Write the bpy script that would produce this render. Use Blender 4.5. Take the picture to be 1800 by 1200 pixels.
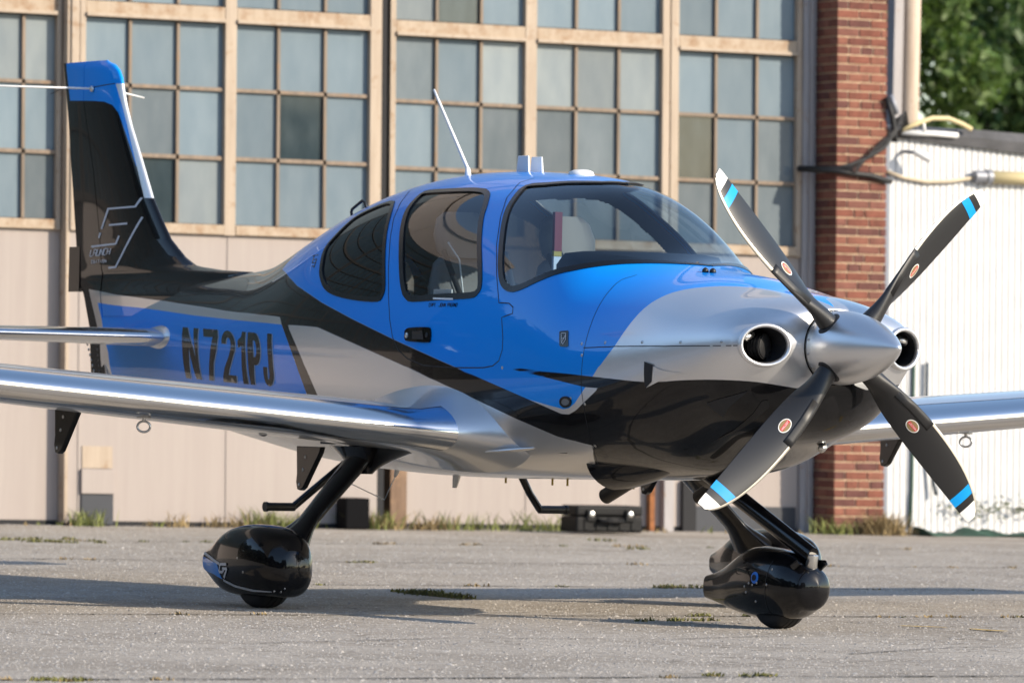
import bpy, bmesh, math, random
import numpy as np
from mathutils import Matrix, Vector
from mathutils.geometry import delaunay_2d_cdt

random.seed(7); RNG = np.random.default_rng(7)
scene = bpy.context.scene
for o in list(bpy.data.objects): bpy.data.objects.remove(o)
COL = scene.collection

# ---------------------------------------------------------------- camera, sky, sun, exposure
CAM = np.array([23.6806, -14.8571, 1.0131]); YAW, PITCH, ROLL = 2.582886, 0.008350, 0.022900; FPX = 10450.6
_f = np.array([math.cos(PITCH)*math.cos(YAW), math.cos(PITCH)*math.sin(YAW), math.sin(PITCH)])
_r = np.array([math.sin(YAW), -math.cos(YAW), 0.]); _u = np.cross(_r, _f)
R_ = math.cos(ROLL)*_r+math.sin(ROLL)*_u; U_ = -math.sin(ROLL)*_r+math.cos(ROLL)*_u
cd = bpy.data.cameras.new('camera'); cam = bpy.data.objects.new('camera', cd); COL.objects.link(cam)
M = Matrix.Identity(4)
for i in range(3): M[i][0] = R_[i]; M[i][1] = U_[i]; M[i][2] = -_f[i]; M[i][3] = CAM[i]
cam.matrix_world = M
cd.sensor_width = 36; cd.lens = FPX/1800*36; cd.clip_start = 1; cd.clip_end = 1500
cd.dof.use_dof = True; cd.dof.focus_distance = 25.6; cd.dof.aperture_fstop = 5.8
scene.camera = cam

SUN_AZ, SUN_EL = math.radians(32), math.radians(25)
sdir = Vector((math.cos(SUN_EL)*math.cos(SUN_AZ), math.cos(SUN_EL)*math.sin(SUN_AZ), math.sin(SUN_EL)))
w = bpy.data.worlds.new('World'); scene.world = w; w.use_nodes = True
nt = w.node_tree; bg = nt.nodes['Background']; sky = nt.nodes.new('ShaderNodeTexSky')
sky.sky_type = 'NISHITA'; sky.sun_disc = False; sky.sun_elevation = SUN_EL
sky.sun_rotation = math.pi/2-SUN_AZ; sky.air_density = 1.0; sky.dust_density = 0.5; sky.ozone_density = 1.0
nt.links.new(sky.outputs[0], bg.inputs[0]); bg.inputs[1].default_value = 0.15
sl = bpy.data.lights.new('sun', 'SUN'); sun = bpy.data.objects.new('sun', sl); COL.objects.link(sun)
sl.energy = 3.5; sl.angle = math.radians(0.53); sl.color = (1.0, 0.87, 0.70)
sun.rotation_euler = sdir.to_track_quat('Z', 'Y').to_euler()
scene.view_settings.view_transform = 'Standard'; scene.view_settings.look = 'None'
scene.view_settings.exposure = 0.85; scene.view_settings.gamma = 1; scene.view_settings.use_curve_mapping = False

# ---------------------------------------------------------------- helpers
def mesh_ob(name, verts, faces, mat=None, parent=None, smooth=True, normals=None):
    me = bpy.data.meshes.new(name)
    me.from_pydata([tuple(map(float, v)) for v in verts], [], [tuple(f) for f in faces]); me.update()
    if smooth is True: me.polygons.foreach_set('use_smooth', [True]*len(me.polygons))
    elif smooth:
        me.polygons.foreach_set('use_smooth', [True]*len(me.polygons)); me.set_sharp_from_angle(angle=math.radians(smooth))
    o = bpy.data.objects.new(name, me); COL.objects.link(o)
    if mat: me.materials.append(mat)
    if parent: o.parent = parent
    return o
def quads_ob(name, V, Q, mat, parent=None, normals=None, attrs=None):
    """big numpy quad mesh"""
    me = bpy.data.meshes.new(name); n = len(V); m = len(Q)
    me.vertices.add(n); me.vertices.foreach_set('co', np.asarray(V, np.float32).ravel())
    me.loops.add(4*m); me.loops.foreach_set('vertex_index', np.asarray(Q, np.int32).ravel())
    me.polygons.add(m); me.polygons.foreach_set('loop_start', np.arange(m, dtype=np.int32)*4)
    me.polygons.foreach_set('use_smooth', np.ones(m, bool)); me.update(calc_edges=True); me.validate()
    for k, a in (attrs or {}).items():
        at = me.attributes.new(k, 'FLOAT', 'POINT'); at.data.foreach_set('value', np.asarray(a, np.float32))
    if normals is not None: me.normals_split_custom_set_from_vertices([tuple(v) for v in normals])
    me.materials.append(mat)
    o = bpy.data.objects.new(name, me); COL.objects.link(o)
    if parent: o.parent = parent
    return o
class MB:
    """collects shapes into one mesh"""
    def __init__(s): s.v = []; s.f = []
    def add(s, v, f):
        b = len(s.v); s.v += [tuple(map(float, p)) for p in v]; s.f += [tuple(i+b for i in q) for q in f]; return s
    def box(s, a, b, fn=None):
        c = [(x, y, z) for x in (a[0], b[0]) for y in (a[1], b[1]) for z in (a[2], b[2])]
        if fn: c = [fn(*p) for p in c]
        return s.add(c, [(0, 1, 3, 2), (4, 6, 7, 5), (0, 4, 5, 1), (2, 3, 7, 6), (0, 2, 6, 4), (1, 5, 7, 3)])
    def tube(s, pts, r, n=10, caps=True):
        P = [np.array(p, float) for p in pts]; rs = r if hasattr(r, '__len__') else [r]*len(P)
        rings = []; up = None
        for i, p in enumerate(P):
            d = P[min(i+1, len(P)-1)]-P[max(i-1, 0)]; d = d/(np.linalg.norm(d)+1e-12)
            if up is None: up = np.array([0, 0, 1.]) if abs(d[2]) < .9 else np.array([1., 0, 0])
            a = np.cross(d, up); a /= np.linalg.norm(a)+1e-12; b = np.cross(a, d); up = b
            rings.append([p+rs[i]*(math.cos(2*math.pi*k/n)*a+math.sin(2*math.pi*k/n)*b) for k in range(n)])
        return s.loft(rings, caps)
    def loft(s, rings, caps=True, closed=True):
        n = len(rings[0]); v = [p for r in rings for p in r]; f = []
        for i in range(len(rings)-1):
            for k in range(n if closed else n-1):
                a, b = i*n+k, i*n+(k+1) % n; f.append((a, b, b+n, a+n))
        if caps: f.append(tuple(range(n))[::-1]); f.append(tuple(range((len(rings)-1)*n, len(rings)*n)))
        return s.add(v, f)
    def lathe(s, prof, o, ax, n=24):
        """prof: (along axis, radius)"""
        ax = np.array(ax, float); ax /= np.linalg.norm(ax); o = np.array(o, float)
        u = np.cross(ax, [0, 0, 1.] if abs(ax[2]) < .9 else [1., 0, 0]); u /= np.linalg.norm(u); v = np.cross(ax, u)
        return s.loft([[o+ax*a+r*(math.cos(2*math.pi*k/n)*u+math.sin(2*math.pi*k/n)*v) for k in range(n)] for a, r in prof])
    def build(s, name, mat, parent=None, smooth=True): return mesh_ob(name, s.v, s.f, mat, parent, smooth)
def bevel(o, w, seg=2):
    m = o.modifiers.new('bevel', 'BEVEL'); m.width = w; m.segments = seg; m.limit_method = 'ANGLE'; m.angle_limit = math.radians(40); return o
def tag(o, label=None, cat=None, group=None, kind=None):
    for k, v in (('label', label), ('category', cat), ('group', group), ('kind', kind)):
        if v: o[k] = v
    return o
def empty(name, loc, label, cat, group=None):
    o = bpy.data.objects.new(name, None); o.empty_display_size = .2; COL.objects.link(o); o.location = loc
    return tag(o, label, cat, group)
def child(o, p):
    """parent keeping world coordinates"""
    o.parent = p; o.matrix_parent_inverse = Matrix.Translation(-p.location) if p.type == 'EMPTY' and p.parent is None else Matrix.Identity(4); return o

# ---------------------------------------------------------------- materials
def new_mat(name):
    m = bpy.data.materials.new(name); m.use_nodes = True
    return m, m.node_tree, m.node_tree.nodes['Principled BSDF']
def simple(name, col, rough=.5, metal=0., coat=0., spec=None, bump=0., bscale=200., vary=0., vscale=3., coat_rough=.03):
    m, t, b = new_mat(name)
    b.inputs['Base Color'].default_value = (*col, 1); b.inputs['Roughness'].default_value = rough; b.inputs['Metallic'].default_value = metal
    b.inputs['Coat Weight'].default_value = coat; b.inputs['Coat Roughness'].default_value = coat_rough
    if spec is not None: b.inputs['Specular IOR Level'].default_value = spec
    if bump or vary:
        tc = t.nodes.new('ShaderNodeTexCoord')
    if vary:
        n = t.nodes.new('ShaderNodeTexNoise'); n.inputs['Scale'].default_value = vscale; n.inputs['Detail'].default_value = 6
        t.links.new(tc.outputs['Object'], n.inputs['Vector'])
        r = t.nodes.new('ShaderNodeValToRGB'); r.color_ramp.elements[0].position = .3; r.color_ramp.elements[1].position = .7
        r.color_ramp.elements[0].color = (*[c*(1-vary) for c in col], 1); r.color_ramp.elements[1].color = (*[min(1, c*(1+vary)) for c in col], 1)
        t.links.new(n.outputs[0], r.inputs[0]); t.links.new(r.outputs[0], b.inputs['Base Color'])
    if bump:
        n = t.nodes.new('ShaderNodeTexNoise'); n.inputs['Scale'].default_value = bscale; n.inputs['Detail'].default_value = 4
        t.links.new(tc.outputs['Object'], n.inputs['Vector'])
        bp = t.nodes.new('ShaderNodeBump'); bp.inputs['Strength'].default_value = bump; bp.inputs['Distance'].default_value = .01
        t.links.new(n.outputs[0], bp.inputs['Height']); t.links.new(bp.outputs[0], b.inputs['Normal'])
    return m
SILVER = (.80, .80, .805); BLUE = (.0, .285, .93); BLACK = (.006, .006, .007)
def paint(name, layers, aa=.0016):
    """silver base coat with clear coat; each layer = (signed distance attribute, colour, metallic, roughness)"""
    m, t, b = new_mat(name); N, L = t.nodes, t.links
    tc = N.new('ShaderNodeTexCoord'); nz = N.new('ShaderNodeTexNoise'); nz.inputs['Scale'].default_value = 900; L.new(tc.outputs['Object'], nz.inputs['Vector'])
    fl = N.new('ShaderNodeMapRange'); fl.inputs[3].default_value = .88; fl.inputs[4].default_value = 1.12; L.new(nz.outputs[0], fl.inputs[0])
    cm = N.new('ShaderNodeVectorMath'); cm.operation = 'SCALE'; cm.inputs[0].default_value = SILVER; L.new(fl.outputs[0], cm.inputs['Scale'])
    col, met, rou = cm.outputs[0], None, None
    for at, c, mt, rg in layers:
        a = N.new('ShaderNodeAttribute'); a.attribute_name = at
        r = N.new('ShaderNodeMapRange'); r.inputs[1].default_value = -aa; r.inputs[2].default_value = aa; L.new(a.outputs['Fac'], r.inputs[0])
        mx = N.new('ShaderNodeMix'); mx.data_type = 'RGBA'; L.new(r.outputs[0], mx.inputs[0]); L.new(col, mx.inputs[6]); mx.inputs[7].default_value = (*c, 1); col = mx.outputs[2]
        for nm in ('m', 'r'):
            f = N.new('ShaderNodeMix'); L.new(r.outputs[0], f.inputs[0]); prev = met if nm == 'm' else rou
            if prev is None: f.inputs[2].default_value = .88 if nm == 'm' else .37
            else: L.new(prev, f.inputs[2])
            f.inputs[3].default_value = mt if nm == 'm' else rg
            if nm == 'm': met = f.outputs[0]
            else: rou = f.outputs[0]
    L.new(col, b.inputs['Base Color'])
    if met: L.new(met, b.inputs['Metallic']); L.new(rou, b.inputs['Roughness'])
    else: b.inputs['Metallic'].default_value = .88; b.inputs['Roughness'].default_value = .37
    b.inputs['Coat Weight'].default_value = .75; b.inputs['Coat Roughness'].default_value = .02; b.inputs['Specular IOR Level'].default_value = .12; b.inputs['Coat IOR'].default_value = 1.40
    return m
BL = ('blue', BLUE, 0, .35); BK = ('black', BLACK, 0, .25)
M_skin = paint('fuselage_paint', [BL, BK])
M_fin = paint('fin_paint', [('black', BLACK, 0, .25), ('silver', SILVER, .85, .3), BL, ('strip', (.80, .80, .80), .55, .38)])
M_silver = paint('silver_paint', [])
M_spin = simple('spinner_silver', (.80, .805, .815), .38, 1.0, .12)
M_chrome = simple('polished_leading_edge', (.72, .73, .74), .14, 1.0)
M_black = simple('gloss_black_paint', (.004, .004, .005), .25, 0, .65, spec=.1, coat_rough=.02)
M_blue = simple('blue_paint', BLUE, .3, 0, 1.0, spec=.1)
M_seal = simple('black_window_seal', (.008, .008, .009), .25)
M_seam = simple('panel_gap', (.012, .013, .016), .6)
M_rubber = simple('tyre_rubber', (.013, .013, .014), .75, bump=.1, bscale=300)
M_matblack = simple('satin_black', (.012, .012, .013), .45)
M_blade = simple('propeller_matte_black', (.018, .018, .019), .38, bump=.03, bscale=700)
M_white = simple('white_paint', (.80, .80, .78), .35)
M_alu = simple('bare_aluminium', (.70, .69, .66), .35, 1.0)
M_strip = simple('erosion_strip_metal', (.62, .58, .50), .38, .9)
M_screw = simple('screw_steel', (.55, .55, .55), .3, 1.0)
M_bandblue = simple('light_blue_band', (.0, .30, .75), .35)
M_grey = simple('grey_lettering', (.60, .63, .68), .35)
M_lens = simple('clear_grey_lens', (.16, .17, .18), .15, 0, 1.0)
M_letter = simple('letter_black', (.008, .008, .009), .22, 0, 1.0, spec=.1)
M_ledge = simple('letter_edge_silver', (.34, .46, .62), .35, 0, .7)
M_leather = simple('grey_leather', (.155, .15, .145), .5, bump=.1, bscale=250)
M_leather_b = simple('beige_leather', (.42, .37, .30), .45, bump=.1, bscale=250)
M_dash = simple('dark_glareshield', (.018, .019, .022), .7)
M_lining = simple('cabin_lining', (.07, .065, .06), .8)
M_red = simple('red_strap', (.16, .012, .028), .6)
M_yellow = simple('yellow_label', (.36, .26, .03), .5)
M_ored = simple('orange_part', (.75, .14, .02), .5)
def glass(name, tint, ior=1.5, rough=0.0):
    m = bpy.data.materials.new(name); m.use_nodes = True; t = m.node_tree; t.nodes.clear()
    o = t.nodes.new('ShaderNodeOutputMaterial'); mx = t.nodes.new('ShaderNodeMixShader'); fr = t.nodes.new('ShaderNodeFresnel'); fr.inputs[0].default_value = 1.5
    tr = t.nodes.new('ShaderNodeBsdfTransparent'); tr.inputs[0].default_value = (*tint, 1)
    gl = t.nodes.new('ShaderNodeBsdfGlossy'); gl.inputs['Roughness'].default_value = rough; gl.inputs[0].default_value = (.95, .97, 1, 1)
    ge = t.nodes.new('ShaderNodeNewGeometry'); mr = t.nodes.new('ShaderNodeMapRange'); mr.inputs[3].default_value = ior; mr.inputs[4].default_value = 1/ior; t.links.new(ge.outputs['Backfacing'], mr.inputs[0]); t.links.new(mr.outputs[0], fr.inputs[0]); t.links.new(fr.outputs[0], mx.inputs[0]); t.links.new(tr.outputs[0], mx.inputs[1]); t.links.new(gl.outputs[0], mx.inputs[2]); t.links.new(mx.outputs[0], o.inputs[0]); return m
G_shield = glass('windshield_acrylic', (.60, .73, .84), 1.7); G_door = glass('tinted_door_acrylic', (.62, .66, .68)); G_rear = glass('dark_tinted_acrylic', (.07, .065, .055))
# ---------------------------------------------------------------- surface maths (aircraft frame: X forward, Y to port, Z up)
class Spline:                                   # natural cubic spline through a table
    def __init__(s, x, y):
        x = np.array(x, float); y = np.array(y, float); n = len(x); h = np.diff(x)
        A = np.zeros((n, n)); b = np.zeros(n); A[0, 0] = A[-1, -1] = 1
        for i in range(1, n-1):
            A[i, i-1] = h[i-1]; A[i, i] = 2*(h[i-1]+h[i]); A[i, i+1] = h[i]
            b[i] = 6*((y[i+1]-y[i])/h[i]-(y[i]-y[i-1])/h[i-1])
        s.x, s.y, s.h, s.m = x, y, h, np.linalg.solve(A, b)
    def __call__(s, q):
        q = np.clip(np.asarray(q, float), s.x[0], s.x[-1])
        i = np.clip(np.searchsorted(s.x, q)-1, 0, len(s.x)-2)
        h = s.h[i]; a = (s.x[i+1]-q)/h; b = (q-s.x[i])/h
        return a*s.y[i]+b*s.y[i+1]+((a**3-a)*s.m[i]+(b**3-b)*s.m[i+1])*h*h/6

FUS = [  # x, ztop, zbot, zmid, half width, n upper, n lower
 (-4.30, 1.432, 1.050, 1.250, 0.030, 2.00, 2.00),
 (-4.05, 1.465, 0.985, 1.235, 0.062, 1.99, 2.00),
 (-3.60, 1.520, 0.905, 1.220, 0.135, 1.96, 2.10),
 (-3.00, 1.551, 0.820, 1.205, 0.240, 1.93, 2.20),
 (-2.50, 1.586, 0.755, 1.190, 0.335, 1.90, 2.30),
 (-2.15, 1.630, 0.715, 1.180, 0.405, 1.88, 2.40),
 (-1.70, 1.767, 0.668, 1.160, 0.500, 1.86, 2.50),
 (-1.20, 1.919, 0.632, 1.140, 0.590, 1.93, 2.60),
 (-0.65, 2.017, 0.610, 1.120, 0.645, 2.02, 2.70),
 (-0.10, 2.046, 0.604, 1.105, 0.665, 2.10, 2.80),
 (0.40, 2.029, 0.610, 1.100, 0.665, 2.10, 2.80),
 (0.82, 1.985, 0.617, 1.100, 0.655, 2.10, 2.70),
 (1.12, 1.863, 0.622, 1.105, 0.645, 2.04, 2.60),
 (1.34, 1.682, 0.628, 1.110, 0.635, 2.00, 2.60),
 (1.50, 1.612, 0.634, 1.116, 0.625, 2.00, 2.50),
 (1.70, 1.571, 0.650, 1.130, 0.612, 2.04, 2.40),
 (1.90, 1.545, 0.680, 1.160, 0.594, 2.10, 2.30),
 (2.05, 1.516, 0.735, 1.185, 0.572, 2.15, 2.30),
 (2.20, 1.484, 0.785, 1.205, 0.545, 2.20, 2.30),
 (2.40, 1.462, 0.820, 1.220, 0.528, 2.25, 2.30),
 (2.60, 1.430, 0.870, 1.234, 0.505, 2.30, 2.30),
]
XC, CAPL = 2.08, 0.474                          # start and length of the rounded cowl front
RSP, ZSP = 0.163, 1.234                         # ring of the cowl round the spinner
_F = np.array(FUS)
_S = [Spline(_F[:, 0], _F[:, k]) for k in range(1, 7)]
def fus(xi, t):
    """point on the starboard half of the skin; xi = station (beyond XC: the front cap), t = 0 roof .. 1 belly"""
    xi = np.asarray(xi, float); t = np.asarray(t, float); xi, t = np.broadcast_arrays(xi, t)
    u = np.clip((xi-XC)/CAPL, 0, 1); c_ = 1-(1-u)**1.9
    x = np.where(xi > XC, XC+CAPL*c_, xi); zt, zb, zm, w, nu, nl = [s(x) for s in _S]
    sgn = np.where(t < 0, 1., -1.); tt = np.abs(t); sgn = np.where(tt > 1, -sgn, sgn); tt = np.where(tt > 1, 2-tt, tt)
    ph = (0.5-tt)*np.pi
    c = np.clip(np.cos(ph), 0, 1); s = np.sin(ph); up = s >= 0
    n = np.where(up, nu, nl)
    yy = w*c**(2/n); zz = zm+np.where(up, zt-zm, zm-zb)*np.sign(s)*np.abs(s)**(2/n)
    # front cap: sections close towards the spinner ring along a superellipse (no kink where it starts)
    k = np.clip(1-c_**3.4, 0, 1)**0.5; X = x
    cy = RSP*np.cos(ph); cz = ZSP+RSP*np.sin(ph)
    Y = np.where(xi > XC, cy+(yy-cy)*k, yy); Z = np.where(xi > XC, cz+(zz-cz)*k, zz)
    # cheeks round the two cooling inlets: swell forward
    e2 = ((Y-0.372)/0.150)**2+((Z-1.236)/0.130)**2
    g = np.exp(-e2**1.5)*np.clip((xi-XC)/0.2, 0, 1)
    X = X+g*np.clip(2.567-.36*(Y-.366)-X, 0, .2)*.9
    return np.stack([X, sgn*Y, Z], -1)
def fus_n(xi, t, e=1e-3):
    a = fus(xi+e, t)-fus(xi-e, t); b = fus(xi, t+e)-fus(xi, t-e)
    n = np.cross(a, b); n /= np.linalg.norm(n, axis=-1, keepdims=True)+1e-12
    P = fus(xi, t); c = P.copy(); c[..., 0] = np.minimum(c[..., 0], 2.1); c[..., 1] = 0; c[..., 2] = 1.2
    n *= np.where((n*(P-c)).sum(-1) < 0, -1., 1.)[..., None]
    return n
def sdf(px, py, poly):
    """signed distance to a polygon, positive inside"""
    poly = np.array(poly, float); q = np.roll(poly, -1, 0)
    d = np.full(px.shape, 1e9); ins = np.zeros(px.shape, bool)
    for (ax, ay), (bx, by) in zip(poly, q):
        ex, ey = bx-ax, by-ay; wx, wy = px-ax, py-ay
        u = np.clip((wx*ex+wy*ey)/(ex*ex+ey*ey+1e-12), 0, 1)
        d = np.minimum(d, (wx-ex*u)**2+(wy-ey*u)**2)
        cr = ((ay > py) != (by > py)) & (px < (bx-ax)*(py-ay)/(by-ay+1e-30)+ax)
        ins ^= cr
    return np.where(ins, 1, -1)*np.sqrt(d)
BLUE_XT = [(-1.684, -0.12), (-1.664, 0.2525), (-1.418, 0.3073), (-1.243, 0.3407), (-1.098, 0.3609), (-0.971, 0.3772), (-0.854, 0.3913), (-0.76, 0.4006), (-0.67, 0.4091), (-0.584, 0.4171), (-0.501, 0.4246), (-0.408, 0.4322), (-0.319, 0.4393), (-0.231, 0.446), (-0.146, 0.4524), (-0.063, 0.4585), (0.013, 0.4635), (0.088, 0.4684), (0.162, 0.4733), (0.235, 0.4781), (0.306, 0.4829), (0.377, 0.4877), (0.451, 0.4925), (0.525, 0.4972), (1.305, 0.5789), (1.346, 0.5846), (1.39, 0.5827), (1.437, 0.5719), (1.483, 0.5527), (1.527, 0.5348), (1.568, 0.5183), (1.606, 0.5043), (1.642, 0.4912), (1.674, 0.4726), (1.704, 0.4533), (1.73, 0.4333), (1.73, 0.4333), (1.737, 0.4258), (1.743, 0.4181), (1.749, 0.4102), (1.754, 0.4024), (1.759, 0.3946), (1.763, 0.3869), (1.767, 0.3794), (1.771, 0.3718), (1.774, 0.3641), (1.777, 0.3561), (1.781, 0.3475), (1.784, 0.3386), (1.787, 0.3294), (1.789, 0.3201), (1.793, 0.3111), (1.796, 0.3023), (1.8, 0.2935), (1.804, 0.2848), (1.808, 0.2761), (1.814, 0.2675), (1.821, 0.2586), (1.829, 0.2496), (1.837, 0.2406), (1.847, 0.2317), (1.857, 0.2232), (1.869, 0.2152), (1.882, 0.2076), (1.895, 0.2002), (1.91, 0.1926), (1.926, 0.1847), (1.943, 0.1762), (1.961, 0.167), (1.979, 0.1574), (1.997, 0.1477), (2.013, 0.1382), (2.027, 0.1294), (2.042, 0.121), (2.056, 0.1129), (2.07, 0.1049), (2.082, 0.0966), (2.09, 0.0882), (2.097, 0.0797), (2.105, 0.0714), (2.113, 0.0636), (2.122, 0.0567), (2.132, 0.0509), (2.144, 0.0465), (2.158, 0.0436), (2.175, 0.0424), (2.192, 0.0423), (2.21, 0.0432), (2.228, 0.0449), (2.246, 0.0466), (2.263, 0.0478), (2.279, 0.0482), (2.319, 0.0182), (2.49, 0.0), (2.49, -0.12)]
BLACK_XT = [(-1.684, -0.12), (-1.664, 0.2525), (-1.418, 0.3073), (-1.243, 0.3407), (-1.098, 0.3609), (-0.971, 0.3772), (-0.854, 0.3913), (-0.76, 0.4006), (-0.67, 0.4091), (-0.584, 0.4171), (-0.501, 0.4246), (-0.408, 0.4322), (-0.319, 0.4393), (-0.231, 0.446), (-0.146, 0.4524), (-0.063, 0.4585), (0.013, 0.4635), (0.088, 0.4684), (0.162, 0.4733), (0.235, 0.4781), (0.306, 0.4829), (0.377, 0.4877), (0.377, 0.4877), (0.442, 0.4919), (0.506, 0.4961), (0.57, 0.5), (0.633, 0.5025), (0.696, 0.5066), (0.757, 0.5118), (0.819, 0.5181), (0.879, 0.5252), (0.939, 0.5332), (0.997, 0.5417), (1.054, 0.5505), (1.111, 0.5595), (1.166, 0.5684), (1.221, 0.5776), (1.274, 0.5872), (1.325, 0.5976), (1.379, 0.6009), (1.436, 0.5914), (1.436, 0.5914), (1.501, 0.5734), (1.564, 0.5564), (1.625, 0.5404), (1.521, 0.5332), (1.458, 0.5262), (1.395, 0.52), (1.332, 0.5147), (1.266, 0.5103), (1.2, 0.5067), (1.133, 0.5034), (1.065, 0.5008), (0.997, 0.4983), (0.928, 0.4952), (0.859, 0.4923), (0.928, 0.4935), (0.996, 0.4948), (1.065, 0.4962), (1.132, 0.4978), (1.199, 0.4997), (1.266, 0.5007), (1.331, 0.502), (1.395, 0.5038), (1.459, 0.5062), (1.522, 0.5092), (1.581, 0.5124), (1.64, 0.5162), (1.64, 0.5162), (1.708, 0.522), (1.776, 0.5298), (1.84, 0.5387), (1.901, 0.5476), (1.956, 0.5556), (2.005, 0.562), (2.051, 0.5671), (2.087, 0.5712), (2.109, 0.5748), (2.132, 0.5786), (2.155, 0.5822), (2.177, 0.5852), (2.199, 0.5882), (2.222, 0.5917), (2.246, 0.5962), (2.272, 0.6022), (2.298, 0.6099), (2.325, 0.6196), (2.351, 0.6317), (2.376, 0.6462), (2.399, 0.664), (2.421, 0.6856), (2.442, 0.7109), (2.461, 0.7401), (2.478, 0.7735), (2.53, 0.8235), (2.6, 0.62), (2.6, 1.12), (1.08, 1.12), (1.008, 0.9435), (1.328, 0.7942), (1.379, 0.7583), (1.443, 0.7162), (1.341, 0.6933), (1.226, 0.6741), (1.144, 0.6531), (1.059, 0.6327), (0.97, 0.6125), (0.88, 0.5917), (0.786, 0.5724), (0.687, 0.555), (0.584, 0.5396), (0.478, 0.5262), (0.336, 0.5126), (0.191, 0.5027), (0.041, 0.4958), (-0.094, 0.4877), (-0.233, 0.4792), (-0.376, 0.4699), (-0.526, 0.4599), (-0.683, 0.4488), (-0.85, 0.4365), (-1.22, 0.4268), (-1.163, 0.4428), (-1.111, 0.458), (-1.063, 0.4725), (-1.02, 0.4864), (-0.979, 0.5), (-0.941, 0.5088), (-0.904, 0.5216), (-0.871, 0.5368), (-0.841, 0.5539), (-0.808, 0.5758), (-0.917, 0.5864), (-0.959, 0.5577), (-0.987, 0.5378), (-1.02, 0.5203), (-1.056, 0.506), (-1.095, 0.494), (-1.138, 0.4775), (-1.185, 0.4605), (-1.239, 0.4427), (-1.299, 0.4237), (-1.346, 0.406), (-1.346, 0.406), (-1.669, 0.3862), (-2.026, 0.3585), (-2.418, 0.3259), (-2.789, 0.298), (-3.061, 0.2749), (-3.327, 0.2499), (-3.594, 0.2112), (-4.011, 0.032), (-4.35, 0.022), (-4.35, -0.12)]
BLUE_TAIL_XZ = [(-4.164, 1.431), (-3.925, 1.417), (-3.529, 1.401), (-3.262, 1.388), (-2.995, 1.374), (-2.722, 1.36), (-2.357, 1.346), (-1.977, 1.332), (-1.621, 1.321), (-1.299, 1.31), (-1.299, 1.31), (-1.239, 1.27), (-1.185, 1.23), (-1.138, 1.19), (-1.095, 1.15), (-1.056, 1.11), (-1.02, 1.07), (-0.987, 1.031), (-0.959, 0.991), (-0.891, 0.849), (-3.879, 0.809), (-3.968, 1.077), (-3.979, 1.167)]
SILVER_TAIL_XZ = [(-4.308, 1.503), (-4.101, 1.488), (-3.904, 1.473), (-3.594, 1.456), (-3.327, 1.44), (-3.061, 1.425), (-2.789, 1.41), (-2.418, 1.391), (-2.026, 1.372), (-1.669, 1.359), (-1.346, 1.346), (-1.171, 1.118), (-2.362, 0.83), (-4.03, 0.926), (-4.038, 1.082)]
FIN_BLUE_XZ = [(-4.664, 2.75), (-3.816, 2.72), (-3.65, 2.12), (-3.807, 2.147), (-3.868, 2.238), (-3.949, 2.35), (-4.01, 2.433), (-4.069, 2.474), (-4.153, 2.494), (-4.281, 2.502), (-4.593, 2.513)]
FIN_STRIP_XZ = [(-4.056, 2.587), (-3.81, 2.583), (-3.47, 1.977), (-3.705, 1.978)]
HINGE_XZ = [(-4.397, 2.504), (-4.263, 2.132), (-4.175, 1.786), (-4.114, 1.467), (-4.058, 1.226), (-4.005, 1.047)]
FIN_LE_XZ = [(-3.171, 1.613), (-3.295, 1.667), (-3.453, 1.762), (-3.556, 1.867), (-3.655, 1.978), (-3.783, 2.18), (-3.911, 2.366), (-3.974, 2.487), (-4.01, 2.578)]
REAR_XT = [(-0.663, 0.1671), (-0.617, 0.1851), (-0.58, 0.2005), (-0.546, 0.216), (-0.514, 0.2317), (-0.485, 0.2474), (-0.452, 0.2642), (-0.415, 0.2826), (-0.377, 0.3016), (-0.341, 0.3199), (-0.305, 0.3385), (-0.271, 0.3566), (-0.249, 0.3705), (-0.24, 0.3784), (-0.239, 0.3828), (-0.242, 0.3863), (-0.245, 0.3898), (-0.253, 0.3924), (-0.279, 0.3938), (-0.332, 0.3937), (-0.404, 0.3922), (-0.479, 0.3898), (-0.558, 0.3865), (-0.641, 0.3823), (-0.715, 0.3774), (-0.772, 0.3725), (-0.819, 0.3671), (-0.861, 0.3605), (-0.901, 0.352), (-0.937, 0.342), (-0.969, 0.3319), (-0.994, 0.3223), (-1.013, 0.3127), (-1.032, 0.302), (-1.055, 0.2893), (-1.079, 0.275), (-1.095, 0.2611), (-1.094, 0.2489), (-1.082, 0.238), (-1.07, 0.2275), (-1.062, 0.2169), (-1.054, 0.2067), (-1.044, 0.1972), (-1.036, 0.1887), (-1.025, 0.1813), (-1.004, 0.1751), (-0.967, 0.1702), (-0.921, 0.1662), (-0.875, 0.163), (-0.831, 0.1605), (-0.788, 0.1589), (-0.749, 0.1586), (-0.717, 0.1606), (-0.69, 0.164)]
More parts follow.
